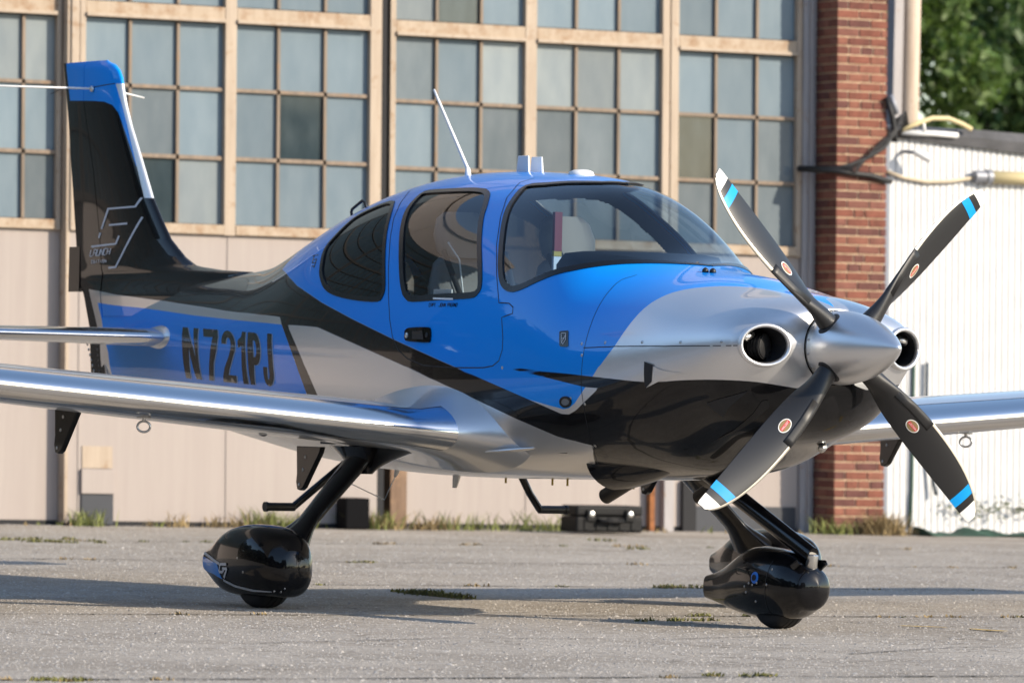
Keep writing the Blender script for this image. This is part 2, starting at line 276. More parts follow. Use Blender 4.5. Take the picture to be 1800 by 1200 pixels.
DOORW_XT = [(0.151, 0.1527), (0.174, 0.1563), (0.196, 0.1599), (0.221, 0.1659), (0.246, 0.1754), (0.27, 0.1869), (0.294, 0.1987), (0.314, 0.2103), (0.332, 0.2223), (0.356, 0.2358), (0.386, 0.2512), (0.419, 0.2677), (0.451, 0.2839), (0.484, 0.3), (0.517, 0.3159), (0.545, 0.3305), (0.568, 0.344), (0.588, 0.3565), (0.599, 0.3661), (0.602, 0.3717), (0.598, 0.3747), (0.59, 0.3771), (0.584, 0.3797), (0.574, 0.3817), (0.545, 0.3834), (0.489, 0.3849), (0.413, 0.3861), (0.331, 0.3875), (0.236, 0.3896), (0.134, 0.3919), (0.055, 0.393), (0.017, 0.3924), (0.003, 0.3908), (-0.008, 0.3885), (-0.024, 0.3862), (-0.038, 0.3832), (-0.053, 0.378), (-0.073, 0.3703), (-0.096, 0.3602), (-0.123, 0.3468), (-0.161, 0.3273), (-0.209, 0.3033), (-0.257, 0.2804), (-0.296, 0.2621), (-0.327, 0.2462), (-0.355, 0.2315), (-0.378, 0.2186), (-0.394, 0.2077), (-0.406, 0.1967), (-0.416, 0.1841), (-0.422, 0.1712), (-0.425, 0.1603), (-0.428, 0.153), (-0.423, 0.1488), (-0.39, 0.1472), (-0.318, 0.148), (-0.226, 0.1497), (-0.143, 0.1503), (-0.077, 0.15), (-0.017, 0.1496), (0.035, 0.1495), (0.078, 0.1502), (0.115, 0.1515)]
SHIELD_XT = [(0.87, -0.08), (0.865, 0.0), (0.823, 0.0453), (0.785, 0.0617), (0.736, 0.075), (0.685, 0.0856), (0.639, 0.0947), (0.595, 0.1028), (0.553, 0.1097), (0.506, 0.1144), (0.463, 0.1186), (0.438, 0.1264), (0.439, 0.1396), (0.454, 0.1549), (0.469, 0.1699), (0.482, 0.1838), (0.497, 0.1976), (0.516, 0.212), (0.54, 0.227), (0.566, 0.2424), (0.595, 0.2587), (0.627, 0.2771), (0.658, 0.296), (0.685, 0.3123), (0.706, 0.3251), (0.726, 0.3357), (0.744, 0.3446), (0.76, 0.3515), (0.777, 0.3568), (0.795, 0.3607), (0.816, 0.3636), (0.839, 0.3652), (0.862, 0.3654), (0.884, 0.3642), (0.905, 0.3615), (0.93, 0.3574), (0.96, 0.3513), (0.991, 0.3433), (1.024, 0.3343), (1.057, 0.3243), (1.09, 0.3129), (1.122, 0.3008), (1.152, 0.2881), (1.182, 0.2748), (1.21, 0.2603), (1.237, 0.2444), (1.263, 0.2276), (1.288, 0.2107), (1.31, 0.1944), (1.332, 0.1781), (1.356, 0.1607), (1.384, 0.1411), (1.414, 0.1204), (1.445, 0.0999), (1.475, 0.0802), (1.505, 0.0603), (1.531, 0.039), (1.57, 0.0), (1.575, -0.08)]
DOOR_SEAM_XT = [(-0.667, 0.1163), (-0.597, 0.1508), (-0.563, 0.1752), (-0.509, 0.2034), (-0.474, 0.2271), (-0.417, 0.2541), (-0.373, 0.278), (-0.34, 0.294), (-0.311, 0.3091), (-0.286, 0.3235), (-0.263, 0.3374), (-0.24, 0.3507), (-0.218, 0.3637), (-0.199, 0.3763), (-0.182, 0.3885), (-0.163, 0.4013), (-0.145, 0.4138), (-0.13, 0.426), (-0.104, 0.4403), (-0.081, 0.4543), (-0.049, 0.464), (-0.018, 0.4736), (0.069, 0.4854), (0.145, 0.4897), (0.219, 0.494), (0.288, 0.4944), (0.356, 0.4949), (0.424, 0.4953), (0.491, 0.4958), (0.551, 0.4956), (0.61, 0.4954), (0.67, 0.4952), (0.728, 0.495), (0.803, 0.4924), (0.852, 0.4847), (0.874, 0.4679), (0.87, 0.4499), (0.859, 0.4387), (0.848, 0.4274), (0.835, 0.4161), (0.915, 0.4067), (0.908, 0.396), (0.87, 0.3906), (0.788, 0.3922), (0.769, 0.3798), (0.748, 0.3673), (0.725, 0.3545), (0.701, 0.3415), (0.68, 0.3285), (0.657, 0.3153), (0.632, 0.3016), (0.604, 0.2874), (0.582, 0.2731), (0.558, 0.2582), (0.53, 0.2426), (0.498, 0.2261), (0.459, 0.2005), (0.405, 0.1716), (0.381, 0.1441), (0.335, 0.1107), (0.355, 0.097), (0.368, 0.0811)]
COWL_SEAM_XT = [(1.478, 0.1748), (1.469, 0.1868), (1.456, 0.1977), (1.445, 0.2099), (1.442, 0.2251), (1.446, 0.2443), (1.452, 0.2662), (1.46, 0.2897), (1.469, 0.3137), (1.479, 0.3389), (1.489, 0.3658), (1.496, 0.3929), (1.501, 0.4191), (1.504, 0.4449), (1.505, 0.4708), (1.504, 0.4955), (1.501, 0.5087), (1.499, 0.5214), (1.499, 0.5337), (1.5, 0.5464), (1.501, 0.561), (1.5, 0.578), (1.498, 0.5966), (1.494, 0.6164), (1.487, 0.6371), (1.476, 0.6585), (1.463, 0.6809), (1.444, 0.7053), (1.419, 0.7326), (1.385, 0.7647), (1.332, 0.8035), (1.24, 0.8534), (1.035, 0.9325)]
SPLIT_SEAM_XT = [(1.496, 0.4375), (1.614, 0.4355), (1.733, 0.4382), (1.836, 0.4464), (1.935, 0.4561), (2.028, 0.4655), (2.098, 0.4738), (2.134, 0.4793), (2.171, 0.4837), (2.206, 0.4867), (2.239, 0.4889), (2.277, 0.4906), (2.322, 0.4922)]
REAR_SEAM_XT = [(-1.091, 0.3527), (-1.041, 0.3652), (-0.993, 0.3767), (-0.95, 0.3878), (-0.914, 0.3986), (-0.886, 0.409), (-0.865, 0.4191), (-0.847, 0.4298), (-0.833, 0.4417), (-0.822, 0.4558), (-0.816, 0.4714), (-0.814, 0.4873), (-0.815, 0.5008), (-0.817, 0.5112), (-0.821, 0.5249), (-0.827, 0.5404), (-0.836, 0.5582)]
ROOF_SEAM_XT = [(-0.667, 0.1163), (-0.669, 0.1102), (-0.674, 0.103), (-0.683, 0.0946), (-0.691, 0.085), (-0.707, 0.0715), (-0.689, 0.0664), (-0.668, 0.0619), (-0.63, 0.0619)]
SCREWS_XT = [(1.476, 0.4264), (1.495, 0.4589), (1.648, 0.4224), (1.92, 0.4398), (2.125, 0.4611), (2.251, 0.4694), (1.511, 0.5771), (1.455, 0.7168), (0.882, 0.4947), (1.413, 0.5571)]
LETTERS_XT = {'N': [[(-2.756, 0.6091), (-2.679, 0.6056), (-2.684, 0.4958), (-2.585, 0.6014), (-2.506, 0.5981), (-2.577, 0.4104), (-2.65, 0.4092), (-2.574, 0.5285), (-2.747, 0.4075), (-2.823, 0.4063)]], '7': [[(-2.38, 0.593), (-2.31, 0.5903), (-2.284, 0.5313), (-2.243, 0.4949), (-2.241, 0.4453), (-2.272, 0.4168), (-2.502, 0.4118), (-2.469, 0.4444), (-2.322, 0.4461), (-2.342, 0.5), (-2.357, 0.5326)]], '2': [[(-2.17, 0.4698), (-2.178, 0.4545), (-2.177, 0.4409), (-2.166, 0.4301), (-2.146, 0.4233), (-2.118, 0.4211), (-2.083, 0.4235), (-2.045, 0.43), (-2.008, 0.4398), (-1.977, 0.4518), (-1.956, 0.4651), (-1.946, 0.4789), (-1.949, 0.4926), (-1.976, 0.5072), (-2.038, 0.542), (-2.05, 0.5575), (-1.925, 0.5536), (-1.93, 0.576), (-2.149, 0.5842), (-2.144, 0.567), (-2.114, 0.5395), (-2.04, 0.5059), (-2.019, 0.4891), (-2.019, 0.4744), (-2.027, 0.4646), (-2.042, 0.4557), (-2.06, 0.4491), (-2.079, 0.446), (-2.094, 0.4469), (-2.103, 0.4519), (-2.105, 0.4601), (-2.1, 0.47)]], '1': [[(-1.817, 0.5719), (-1.737, 0.5693), (-1.812, 0.4304), (-1.869, 0.4286), (-1.873, 0.4445), (-1.918, 0.4569), (-1.898, 0.4808), (-1.845, 0.4706)]], 'P': [[(-1.701, 0.5682), (-1.636, 0.5663), (-1.637, 0.5154), (-1.603, 0.5149), (-1.603, 0.5149), (-1.581, 0.513), (-1.562, 0.5084), (-1.55, 0.5024), (-1.545, 0.4929), (-1.551, 0.4794), (-1.565, 0.4662), (-1.588, 0.4542), (-1.616, 0.4444), (-1.646, 0.4375), (-1.672, 0.4346), (-1.775, 0.4315)], [(-1.646, 0.5014), (-1.62, 0.5012), (-1.62, 0.5012), (-1.61, 0.5), (-1.605, 0.4907), (-1.61, 0.4791), (-1.623, 0.4677), (-1.64, 0.4593), (-1.655, 0.456), (-1.681, 0.4555)]], 'J': [[(-1.41, 0.4426), (-1.474, 0.4407), (-1.408, 0.5286), (-1.408, 0.5335), (-1.41, 0.5387), (-1.415, 0.5427), (-1.424, 0.5443), (-1.432, 0.543), (-1.438, 0.5392), (-1.44, 0.534), (-1.444, 0.5152), (-1.498, 0.5158), (-1.494, 0.5323), (-1.493, 0.5324), (-1.487, 0.5416), (-1.476, 0.55), (-1.46, 0.5565), (-1.44, 0.5604), (-1.418, 0.5611), (-1.396, 0.5586), (-1.375, 0.5532), (-1.359, 0.5456), (-1.35, 0.5368), (-1.347, 0.5278)]]}
LETTER_EDGE_XT = {'N': [[(-2.741, 0.6092), (-2.664, 0.6057), (-2.669, 0.4968), (-2.57, 0.6015), (-2.491, 0.5982), (-2.561, 0.4116), (-2.634, 0.4104), (-2.558, 0.5288), (-2.731, 0.4087), (-2.807, 0.4075)]], '7': [[(-2.365, 0.5931), (-2.295, 0.5904), (-2.269, 0.5315), (-2.228, 0.4957), (-2.225, 0.4463), (-2.256, 0.418), (-2.486, 0.413), (-2.454, 0.4454), (-2.306, 0.4472), (-2.326, 0.5002), (-2.341, 0.5329)]], '2': [[(-2.154, 0.4706), (-2.162, 0.4555), (-2.16, 0.4419), (-2.15, 0.4313), (-2.13, 0.4245), (-2.101, 0.4223), (-2.066, 0.4247), (-2.028, 0.4311), (-1.991, 0.4408), (-1.961, 0.4527), (-1.94, 0.4659), (-1.93, 0.4795), (-1.934, 0.4931), (-1.96, 0.5074), (-2.023, 0.5421), (-2.035, 0.5576), (-1.909, 0.5537), (-1.915, 0.576), (-2.134, 0.5843), (-2.128, 0.5671), (-2.098, 0.5396), (-2.024, 0.5061), (-2.003, 0.4897), (-2.003, 0.4751), (-2.011, 0.4654), (-2.025, 0.4566), (-2.044, 0.4501), (-2.063, 0.447), (-2.078, 0.4479), (-2.087, 0.4529), (-2.089, 0.4609), (-2.084, 0.4709)]], '1': [[(-1.801, 0.572), (-1.722, 0.5694), (-1.796, 0.4315), (-1.852, 0.4298), (-1.857, 0.4454), (-1.902, 0.4577), (-1.882, 0.4814), (-1.829, 0.4713)]], 'P': [[(-1.686, 0.5683), (-1.621, 0.5665), (-1.622, 0.5156), (-1.588, 0.5152), (-1.588, 0.5152), (-1.566, 0.5133), (-1.548, 0.5086), (-1.536, 0.5026), (-1.531, 0.4934), (-1.536, 0.48), (-1.55, 0.467), (-1.573, 0.4551), (-1.601, 0.4453), (-1.63, 0.4386), (-1.656, 0.4357), (-1.759, 0.4326)], [(-1.631, 0.5016), (-1.605, 0.5014), (-1.605, 0.5014), (-1.595, 0.5001), (-1.59, 0.4913), (-1.595, 0.4797), (-1.607, 0.4684), (-1.624, 0.4601), (-1.64, 0.4568), (-1.665, 0.4564)]], 'J': [[(-1.396, 0.4435), (-1.459, 0.4416), (-1.395, 0.5288), (-1.394, 0.5338), (-1.396, 0.539), (-1.402, 0.543), (-1.41, 0.5445), (-1.418, 0.5432), (-1.424, 0.5394), (-1.426, 0.5343), (-1.43, 0.5155), (-1.483, 0.5161), (-1.479, 0.5326), (-1.479, 0.5327), (-1.473, 0.5419), (-1.462, 0.5502), (-1.446, 0.5568), (-1.427, 0.5606), (-1.405, 0.5614), (-1.382, 0.5588), (-1.362, 0.5534), (-1.346, 0.5459), (-1.336, 0.5371), (-1.334, 0.528)]]}
FIN_LOGO_XZ = [[(-3.713, 1.977), (-3.765, 1.93), (-3.783, 1.935), (-3.731, 1.982)], [(-3.769, 1.929), (-4.067, 1.921), (-4.069, 1.93), (-3.771, 1.938)], [(-4.054, 1.927), (-4.136, 1.82), (-4.155, 1.823), (-4.074, 1.931)], [(-4.151, 1.799), (-4.17, 1.772), (-4.189, 1.775), (-4.171, 1.802)], [(-4.056, 1.844), (-3.846, 1.851), (-3.844, 1.841), (-4.054, 1.835)], [(-3.687, 1.876), (-3.948, 1.614), (-3.966, 1.618), (-3.705, 1.88)], [(-3.953, 1.613), (-4.047, 1.609), (-4.049, 1.619), (-3.955, 1.622)], [(-3.922, 1.78), (-3.961, 1.738), (-3.979, 1.742), (-3.941, 1.784)], [(-3.965, 1.736), (-4.279, 1.723), (-4.281, 1.733), (-3.967, 1.745)]]
LAUNCH_XZ = [[(-4.273, 1.71), (-4.291, 1.677), (-4.3, 1.679), (-4.282, 1.712)], [(-4.296, 1.68), (-4.262, 1.68), (-4.262, 1.675), (-4.295, 1.676)], [(-4.256, 1.68), (-4.238, 1.713), (-4.229, 1.712), (-4.247, 1.679)], [(-4.233, 1.715), (-4.2, 1.714), (-4.2, 1.71), (-4.233, 1.71)], [(-4.195, 1.711), (-4.213, 1.678), (-4.223, 1.68), (-4.204, 1.713)], [(-4.243, 1.696), (-4.21, 1.696), (-4.21, 1.692), (-4.243, 1.692)], [(-4.184, 1.713), (-4.202, 1.68), (-4.212, 1.681), (-4.194, 1.714)], [(-4.207, 1.683), (-4.174, 1.683), (-4.174, 1.678), (-4.207, 1.678)], [(-4.178, 1.681), (-4.16, 1.714), (-4.151, 1.713), (-4.169, 1.68)], [(-4.168, 1.683), (-4.15, 1.716), (-4.14, 1.714), (-4.158, 1.681)], [(-4.14, 1.715), (-4.125, 1.682), (-4.134, 1.681), (-4.15, 1.715)], [(-4.134, 1.682), (-4.116, 1.715), (-4.107, 1.714), (-4.125, 1.681)], [(-4.068, 1.714), (-4.101, 1.714), (-4.101, 1.719), (-4.068, 1.718)], [(-4.096, 1.716), (-4.114, 1.683), (-4.124, 1.684), (-4.106, 1.717)], [(-4.119, 1.686), (-4.086, 1.685), (-4.086, 1.681), (-4.119, 1.681)], [(-4.08, 1.685), (-4.062, 1.718), (-4.053, 1.717), (-4.071, 1.684)], [(-4.047, 1.685), (-4.029, 1.718), (-4.02, 1.717), (-4.037, 1.684)], [(-4.066, 1.703), (-4.033, 1.703), (-4.033, 1.699), (-4.066, 1.699)]]
EDITION_XZ = [[(-4.255, 1.654), (-4.272, 1.654), (-4.272, 1.657), (-4.255, 1.657)], [(-4.269, 1.655), (-4.268, 1.64), (-4.274, 1.64), (-4.275, 1.655)], [(-4.271, 1.642), (-4.255, 1.641), (-4.254, 1.638), (-4.271, 1.639)], [(-4.272, 1.649), (-4.258, 1.649), (-4.258, 1.646), (-4.271, 1.646)], [(-4.244, 1.641), (-4.245, 1.656), (-4.239, 1.656), (-4.238, 1.641)], [(-4.242, 1.657), (-4.228, 1.657), (-4.228, 1.654), (-4.242, 1.654)], [(-4.225, 1.656), (-4.222, 1.652), (-4.228, 1.651), (-4.231, 1.655)], [(-4.222, 1.651), (-4.221, 1.645), (-4.228, 1.645), (-4.228, 1.651)], [(-4.222, 1.644), (-4.225, 1.64), (-4.231, 1.641), (-4.228, 1.646)], [(-4.228, 1.639), (-4.241, 1.639), (-4.241, 1.642), (-4.228, 1.642)], [(-4.206, 1.641), (-4.207, 1.656), (-4.2, 1.656), (-4.199, 1.641)], [(-4.182, 1.658), (-4.165, 1.658), (-4.165, 1.655), (-4.182, 1.655)], [(-4.176, 1.642), (-4.176, 1.657), (-4.17, 1.657), (-4.169, 1.642)], [(-4.146, 1.642), (-4.146, 1.657), (-4.14, 1.657), (-4.139, 1.642)], [(-4.124, 1.643), (-4.125, 1.658), (-4.118, 1.658), (-4.118, 1.643)], [(-4.122, 1.659), (-4.105, 1.659), (-4.105, 1.656), (-4.122, 1.656)], [(-4.102, 1.658), (-4.101, 1.643), (-4.107, 1.643), (-4.108, 1.658)], [(-4.104, 1.641), (-4.121, 1.641), (-4.121, 1.644), (-4.104, 1.644)], [(-4.094, 1.643), (-4.095, 1.658), (-4.088, 1.658), (-4.088, 1.643)], [(-4.089, 1.659), (-4.072, 1.644), (-4.077, 1.642), (-4.094, 1.658)], [(-4.078, 1.643), (-4.078, 1.658), (-4.072, 1.658), (-4.071, 1.643)]]
NAME_XT = [[(0.2177, 0.39968), (0.2067, 0.39977), (0.2059, 0.39907), (0.2169, 0.39898)], [(0.2082, 0.39947), (0.2084, 0.40507), (0.2046, 0.40497), (0.2044, 0.39937)], [(0.2061, 0.40467), (0.2171, 0.40459), (0.2179, 0.40528), (0.2069, 0.40536)], [(0.2193, 0.40485), (0.2191, 0.39925), (0.223, 0.39935), (0.2232, 0.40496)], [(0.2206, 0.39895), (0.2316, 0.39886), (0.2324, 0.39956), (0.2214, 0.39965)], [(0.2339, 0.39927), (0.2341, 0.40487), (0.2303, 0.40476), (0.2301, 0.39916)], [(0.2208, 0.40204), (0.2318, 0.40195), (0.2325, 0.40265), (0.2216, 0.40273)], [(0.234, 0.40473), (0.2338, 0.39913), (0.2376, 0.39924), (0.2379, 0.40484)], [(0.2353, 0.39883), (0.2463, 0.39874), (0.2471, 0.39944), (0.2361, 0.39953)], [(0.2486, 0.39915), (0.2487, 0.40195), (0.2449, 0.40185), (0.2448, 0.39904)], [(0.2472, 0.40225), (0.2363, 0.40234), (0.2355, 0.40164), (0.2464, 0.40155)], [(0.25, 0.39871), (0.2609, 0.39862), (0.2617, 0.39932), (0.2508, 0.39941)], [(0.2542, 0.40457), (0.2539, 0.39896), (0.2577, 0.39907), (0.258, 0.40468)], [(0.2649, 0.4042), (0.2671, 0.40419), (0.2678, 0.40488), (0.2656, 0.4049)], [(0.3069, 0.39867), (0.3071, 0.40429), (0.3034, 0.40418), (0.3031, 0.39856)], [(0.3056, 0.40458), (0.2948, 0.40466), (0.294, 0.40397), (0.3049, 0.40388)], [(0.2925, 0.40426), (0.2925, 0.40259), (0.2963, 0.40269), (0.2963, 0.40437)], [(0.3071, 0.40415), (0.3068, 0.39853), (0.3106, 0.39864), (0.3108, 0.40426)], [(0.3083, 0.39824), (0.3191, 0.39815), (0.3199, 0.39885), (0.3091, 0.39894)], [(0.3214, 0.39856), (0.3217, 0.40417), (0.3179, 0.40406), (0.3176, 0.39845)], [(0.3202, 0.40446), (0.3093, 0.40455), (0.3086, 0.40386), (0.3194, 0.40377)], [(0.3216, 0.40404), (0.3213, 0.39842), (0.3251, 0.39853), (0.3253, 0.40414)], [(0.3324, 0.40395), (0.3321, 0.39833), (0.3359, 0.39844), (0.3361, 0.40406)], [(0.323, 0.40094), (0.3338, 0.40085), (0.3346, 0.40155), (0.3238, 0.40163)], [(0.3361, 0.40392), (0.3358, 0.3983), (0.3395, 0.39841), (0.3398, 0.40403)], [(0.3394, 0.39829), (0.3505, 0.40382), (0.347, 0.40397), (0.3359, 0.39843)], [(0.3469, 0.40384), (0.3466, 0.39822), (0.3503, 0.39833), (0.3506, 0.40395)], [(0.365, 0.40371), (0.3646, 0.39808), (0.3684, 0.39819), (0.3687, 0.40382)], [(0.3661, 0.39779), (0.3769, 0.39771), (0.3776, 0.39841), (0.3669, 0.39849)], [(0.3791, 0.39811), (0.3793, 0.40093), (0.3756, 0.40082), (0.3754, 0.398)], [(0.3778, 0.40122), (0.3671, 0.4013), (0.3663, 0.40061), (0.3771, 0.40053)], [(0.3794, 0.4036), (0.379, 0.39797), (0.3828, 0.39809), (0.3831, 0.40371)], [(0.3805, 0.39768), (0.3912, 0.3976), (0.392, 0.3983), (0.3813, 0.39838)], [(0.3935, 0.39801), (0.3938, 0.40364), (0.3901, 0.40353), (0.3898, 0.3979)], [(0.3807, 0.40078), (0.3915, 0.4007), (0.3922, 0.4014), (0.3815, 0.40148)], [(0.4064, 0.3982), (0.3957, 0.39828), (0.3949, 0.39758), (0.4056, 0.3975)], [(0.3971, 0.39798), (0.3974, 0.40361), (0.3937, 0.4035), (0.3934, 0.39787)], [(0.3952, 0.40321), (0.4059, 0.40313), (0.4067, 0.40383), (0.396, 0.4039)], [(0.4044, 0.40343), (0.4043, 0.40062), (0.408, 0.40073), (0.4081, 0.40354)], [(0.4066, 0.40102), (0.4012, 0.40106), (0.4004, 0.40036), (0.4058, 0.40032)], [(0.4081, 0.4034), (0.4077, 0.39777), (0.4115, 0.39788), (0.4118, 0.40351)], [(0.4092, 0.39747), (0.4199, 0.3974), (0.4207, 0.3981), (0.41, 0.39818)], [(0.4221, 0.39781), (0.4225, 0.40344), (0.4188, 0.40333), (0.4184, 0.3977)], [(0.4094, 0.40058), (0.4201, 0.40051), (0.4209, 0.40121), (0.4102, 0.40128)], [(0.4224, 0.40331), (0.4221, 0.39767), (0.4258, 0.39779), (0.4261, 0.40342)], [(0.4256, 0.39766), (0.4366, 0.40322), (0.4332, 0.40336), (0.4222, 0.3978)], [(0.4331, 0.40324), (0.4327, 0.3976), (0.4364, 0.39771), (0.4368, 0.40335)], [(0.4367, 0.40321), (0.4363, 0.39758), (0.4401, 0.39769), (0.4404, 0.40333)], [(0.4378, 0.39728), (0.4484, 0.39721), (0.4492, 0.39791), (0.4386, 0.39798)], [(0.4507, 0.39762), (0.451, 0.40326), (0.4473, 0.40314), (0.447, 0.3975)], [(0.4495, 0.40355), (0.4389, 0.40362), (0.4382, 0.40292), (0.4488, 0.40285)]]
BADGE_XT = [[(-1.1397, 0.2756), (-1.23, 0.27), (-1.2401, 0.26701), (-1.1485, 0.27295)], [(-1.1957, 0.27123), (-1.1602, 0.29448), (-1.1727, 0.29298), (-1.2095, 0.26933)], [(-1.1741, 0.29079), (-1.1146, 0.29548), (-1.109, 0.29765), (-1.168, 0.29312)], [(-1.1288, 0.28586), (-1.1021, 0.30954), (-1.1136, 0.30826), (-1.1413, 0.28428)], [(-1.1272, 0.28802), (-1.1795, 0.28366), (-1.1861, 0.28119), (-1.1334, 0.2857)], [(-1.1556, 0.30058), (-1.1141, 0.30362), (-1.1089, 0.30571), (-1.1501, 0.30277)]]
SILL_STICKER_XT = [(0.235, 0.3902), (0.408, 0.3898), (0.411, 0.3926), (0.238, 0.393)]
HANDLE_XT = [(0.038, 0.445), (0.047, 0.4436), (0.055, 0.4423), (0.077, 0.4412), (0.124, 0.4402), (0.183, 0.4395), (0.228, 0.4393), (0.247, 0.4396), (0.252, 0.4406), (0.256, 0.4426), (0.261, 0.4466), (0.264, 0.4517), (0.264, 0.4556), (0.265, 0.4577), (0.263, 0.4587), (0.246, 0.4592), (0.2, 0.4593), (0.138, 0.459), (0.088, 0.4585), (0.064, 0.4582), (0.053, 0.4577), (0.046, 0.4562), (0.041, 0.4531), (0.04, 0.4491)]
HANDLE_SLOT_XT = [(0.105, 0.4445), (0.195, 0.443), (0.215, 0.4568), (0.113, 0.4566)]
HANDLE_LOCK = [(0.058, 0.4514), (0.235, 0.4498)]
PLATE_XT = [(1.296, 0.4062), (1.349, 0.3981), (1.356, 0.4004), (1.384, 0.4362), (1.377, 0.4389), (1.327, 0.4412), (1.317, 0.4391), (1.294, 0.4092)]
PLATE_MARK_XT = [[(1.3117, 0.40923), (1.3434, 0.4056), (1.3446, 0.40683), (1.3127, 0.4104)], [(1.3458, 0.40606), (1.3566, 0.4215), (1.3529, 0.42175), (1.3422, 0.40638)], [(1.3566, 0.4218), (1.346, 0.43441), (1.3423, 0.43403), (1.3529, 0.42145)], [(1.3428, 0.43465), (1.3257, 0.42879), (1.3284, 0.42789), (1.3456, 0.43378)], [(1.3252, 0.4285), (1.3104, 0.41003), (1.314, 0.4096), (1.3289, 0.42818)], [(1.328, 0.43225), (1.3446, 0.40882), (1.3483, 0.40908), (1.3317, 0.43256)], [(1.3216, 0.42104), (1.346, 0.41874), (1.3469, 0.41998), (1.3225, 0.42224)]]
MARKER_XT = [(1.414, 0.5662), (1.41, 0.5701), (1.403, 0.5735), (1.393, 0.5759), (1.38, 0.5771), (1.368, 0.5771), (1.356, 0.5757), (1.347, 0.5731), (1.34, 0.5697), (1.338, 0.5658), (1.339, 0.5618), (1.345, 0.5582), (1.353, 0.5553), (1.365, 0.5535), (1.377, 0.553), (1.389, 0.5537), (1.4, 0.5556), (1.409, 0.5586), (1.413, 0.5622)]
DUCT_XT = [(1.955, 0.5052), (2.136, 0.5562), (1.954, 0.5713), (1.949, 0.5532)]
DUCT2_XT = [(2.186, 0.6727), (2.233, 0.6685), (2.343, 0.6725), (2.245, 0.716), (2.208, 0.7415)]
LOUVRE_XT = [(2.377, 0.7502), (2.361, 0.7818), (2.295, 0.7998), (2.178, 0.8207), (2.097, 0.8238), (2.19, 0.8084), (2.307, 0.7717), (2.361, 0.7403)]
NOZZLE_XT = [(1.71, 0.0588), (1.744, 0.0496)]
STEP_STICK_XT = []
# ================================================================ THE AIRCRAFT
PLANE = empty('light_aircraft', (0, 0, 0), 'blue, black and silver four-seat propeller aircraft with a four-blade propeller, parked on the apron', 'aircraft')
SK = 2.2                                         # metres of half girth per unit t
DTH = .0018
def off(xi, t, d): return fus(xi, t)+fus_n(xi, t)*d
# ---- skin grid (starboard half, then mirrored)
xs = np.concatenate([np.linspace(-4.10, -1.2, 190, endpoint=False), np.linspace(-1.2, 1.7, 300, endpoint=False), np.linspace(1.7, XC, 44, endpoint=False), XC+CAPL*np.linspace(0, 1, 150)])
ts = np.linspace(0.0, 1.0, 190)
XI, T = np.meshgrid(xs, ts, indexing='ij')
Te = np.clip(T, 1e-4, 1-1e-4)
P = fus(XI, Te); NR = fus_n(XI, Te)
P[:, 0, 1] = 0; P[:, -1, 1] = 0
for j in (0, -1): NR[:, j, 1] = 0
NR /= np.linalg.norm(NR, axis=-1, keepdims=True)
def sd(poly, k=SK): return sdf(XI, T*k, [(a, b*k) for a, b in poly])
A_blue = np.maximum(sd(BLUE_XT), np.where(XI < -.8, sdf(P[..., 0], P[..., 2], BLUE_TAIL_XZ), -1))
A_black = sd(BLACK_XT)
S_win = [sd(REAR_XT), sd(DOORW_XT), sd(SHIELD_XT)]
S_hole = np.max(S_win, 0)
# holes for the cooling inlets: aperture in the front view
IN = (.366, 1.236, .098, .080)
inl = 1-np.sqrt(((-P[..., 1]-IN[0])/IN[2])**2+((P[..., 2]-IN[1])/IN[3])**2)
inl = np.where(XI > XC+.12, inl, -1)
S_door = sd(DOOR_SEAM_XT)
nx, nt_ = XI.shape
I = np.arange(nx*nt_).reshape(nx, nt_)
Q = np.stack([I[:-1, :-1], I[1:, :-1], I[1:, 1:], I[:-1, 1:]], -1).reshape(-1, 4)
def qmax(a): return np.max([a[:-1, :-1], a[1:, :-1], a[1:, 1:], a[:-1, 1:]], 0).ravel()
def qmin(a): return np.min([a[:-1, :-1], a[1:, :-1], a[1:, 1:], a[:-1, 1:]], 0).ravel()
hole = (qmin(S_hole) > -.004) | (qmin(inl) > -.03)
Vs = P.reshape(-1, 3); Ns = NR.reshape(-1, 3); Vp = Vs*[1, -1, 1]; Np_ = Ns*[1, -1, 1]; NV = len(Vs)
attrs = {'blue': A_blue.ravel(), 'black': A_black.ravel()}
def skin(name, sel, both=True, sides='sp', mat=None, parent=PLANE):
    vs, qs, ns, at = [], [], [], {k: [] for k in attrs}; b = 0
    for sd_ in sides:
        V_, N_ = (Vs, Ns) if sd_ == 's' else (Vp, Np_)
        q = Q[sel] if sd_ == 'p' else Q[sel][:, ::-1]
        vs.append(V_); ns.append(N_); qs.append(q+b); b += NV
        for k in attrs: at[k].append(attrs[k])
    V_ = np.concatenate(vs); q = np.concatenate(qs); N_ = np.concatenate(ns); a_ = {k: np.concatenate(v) for k, v in at.items()}
    if len(sides) == 2:                          # weld the seam on the centreline
        mp = np.arange(len(V_)); g = I[:, [0, -1]].ravel(); mp[g+NV] = g; q = mp[q]
    u, inv = np.unique(q, return_inverse=True)
    return quads_ob(name, V_[u], inv.reshape(-1, 4), mat or M_skin, parent, N_[u], {k: v[u] for k, v in a_.items()})
indoor = qmin(S_door) > 0
skin('fuselage', ~hole & ~indoor)
for sd_ in 'sp': skin('cabin_door', ~hole & indoor, sides=sd_)
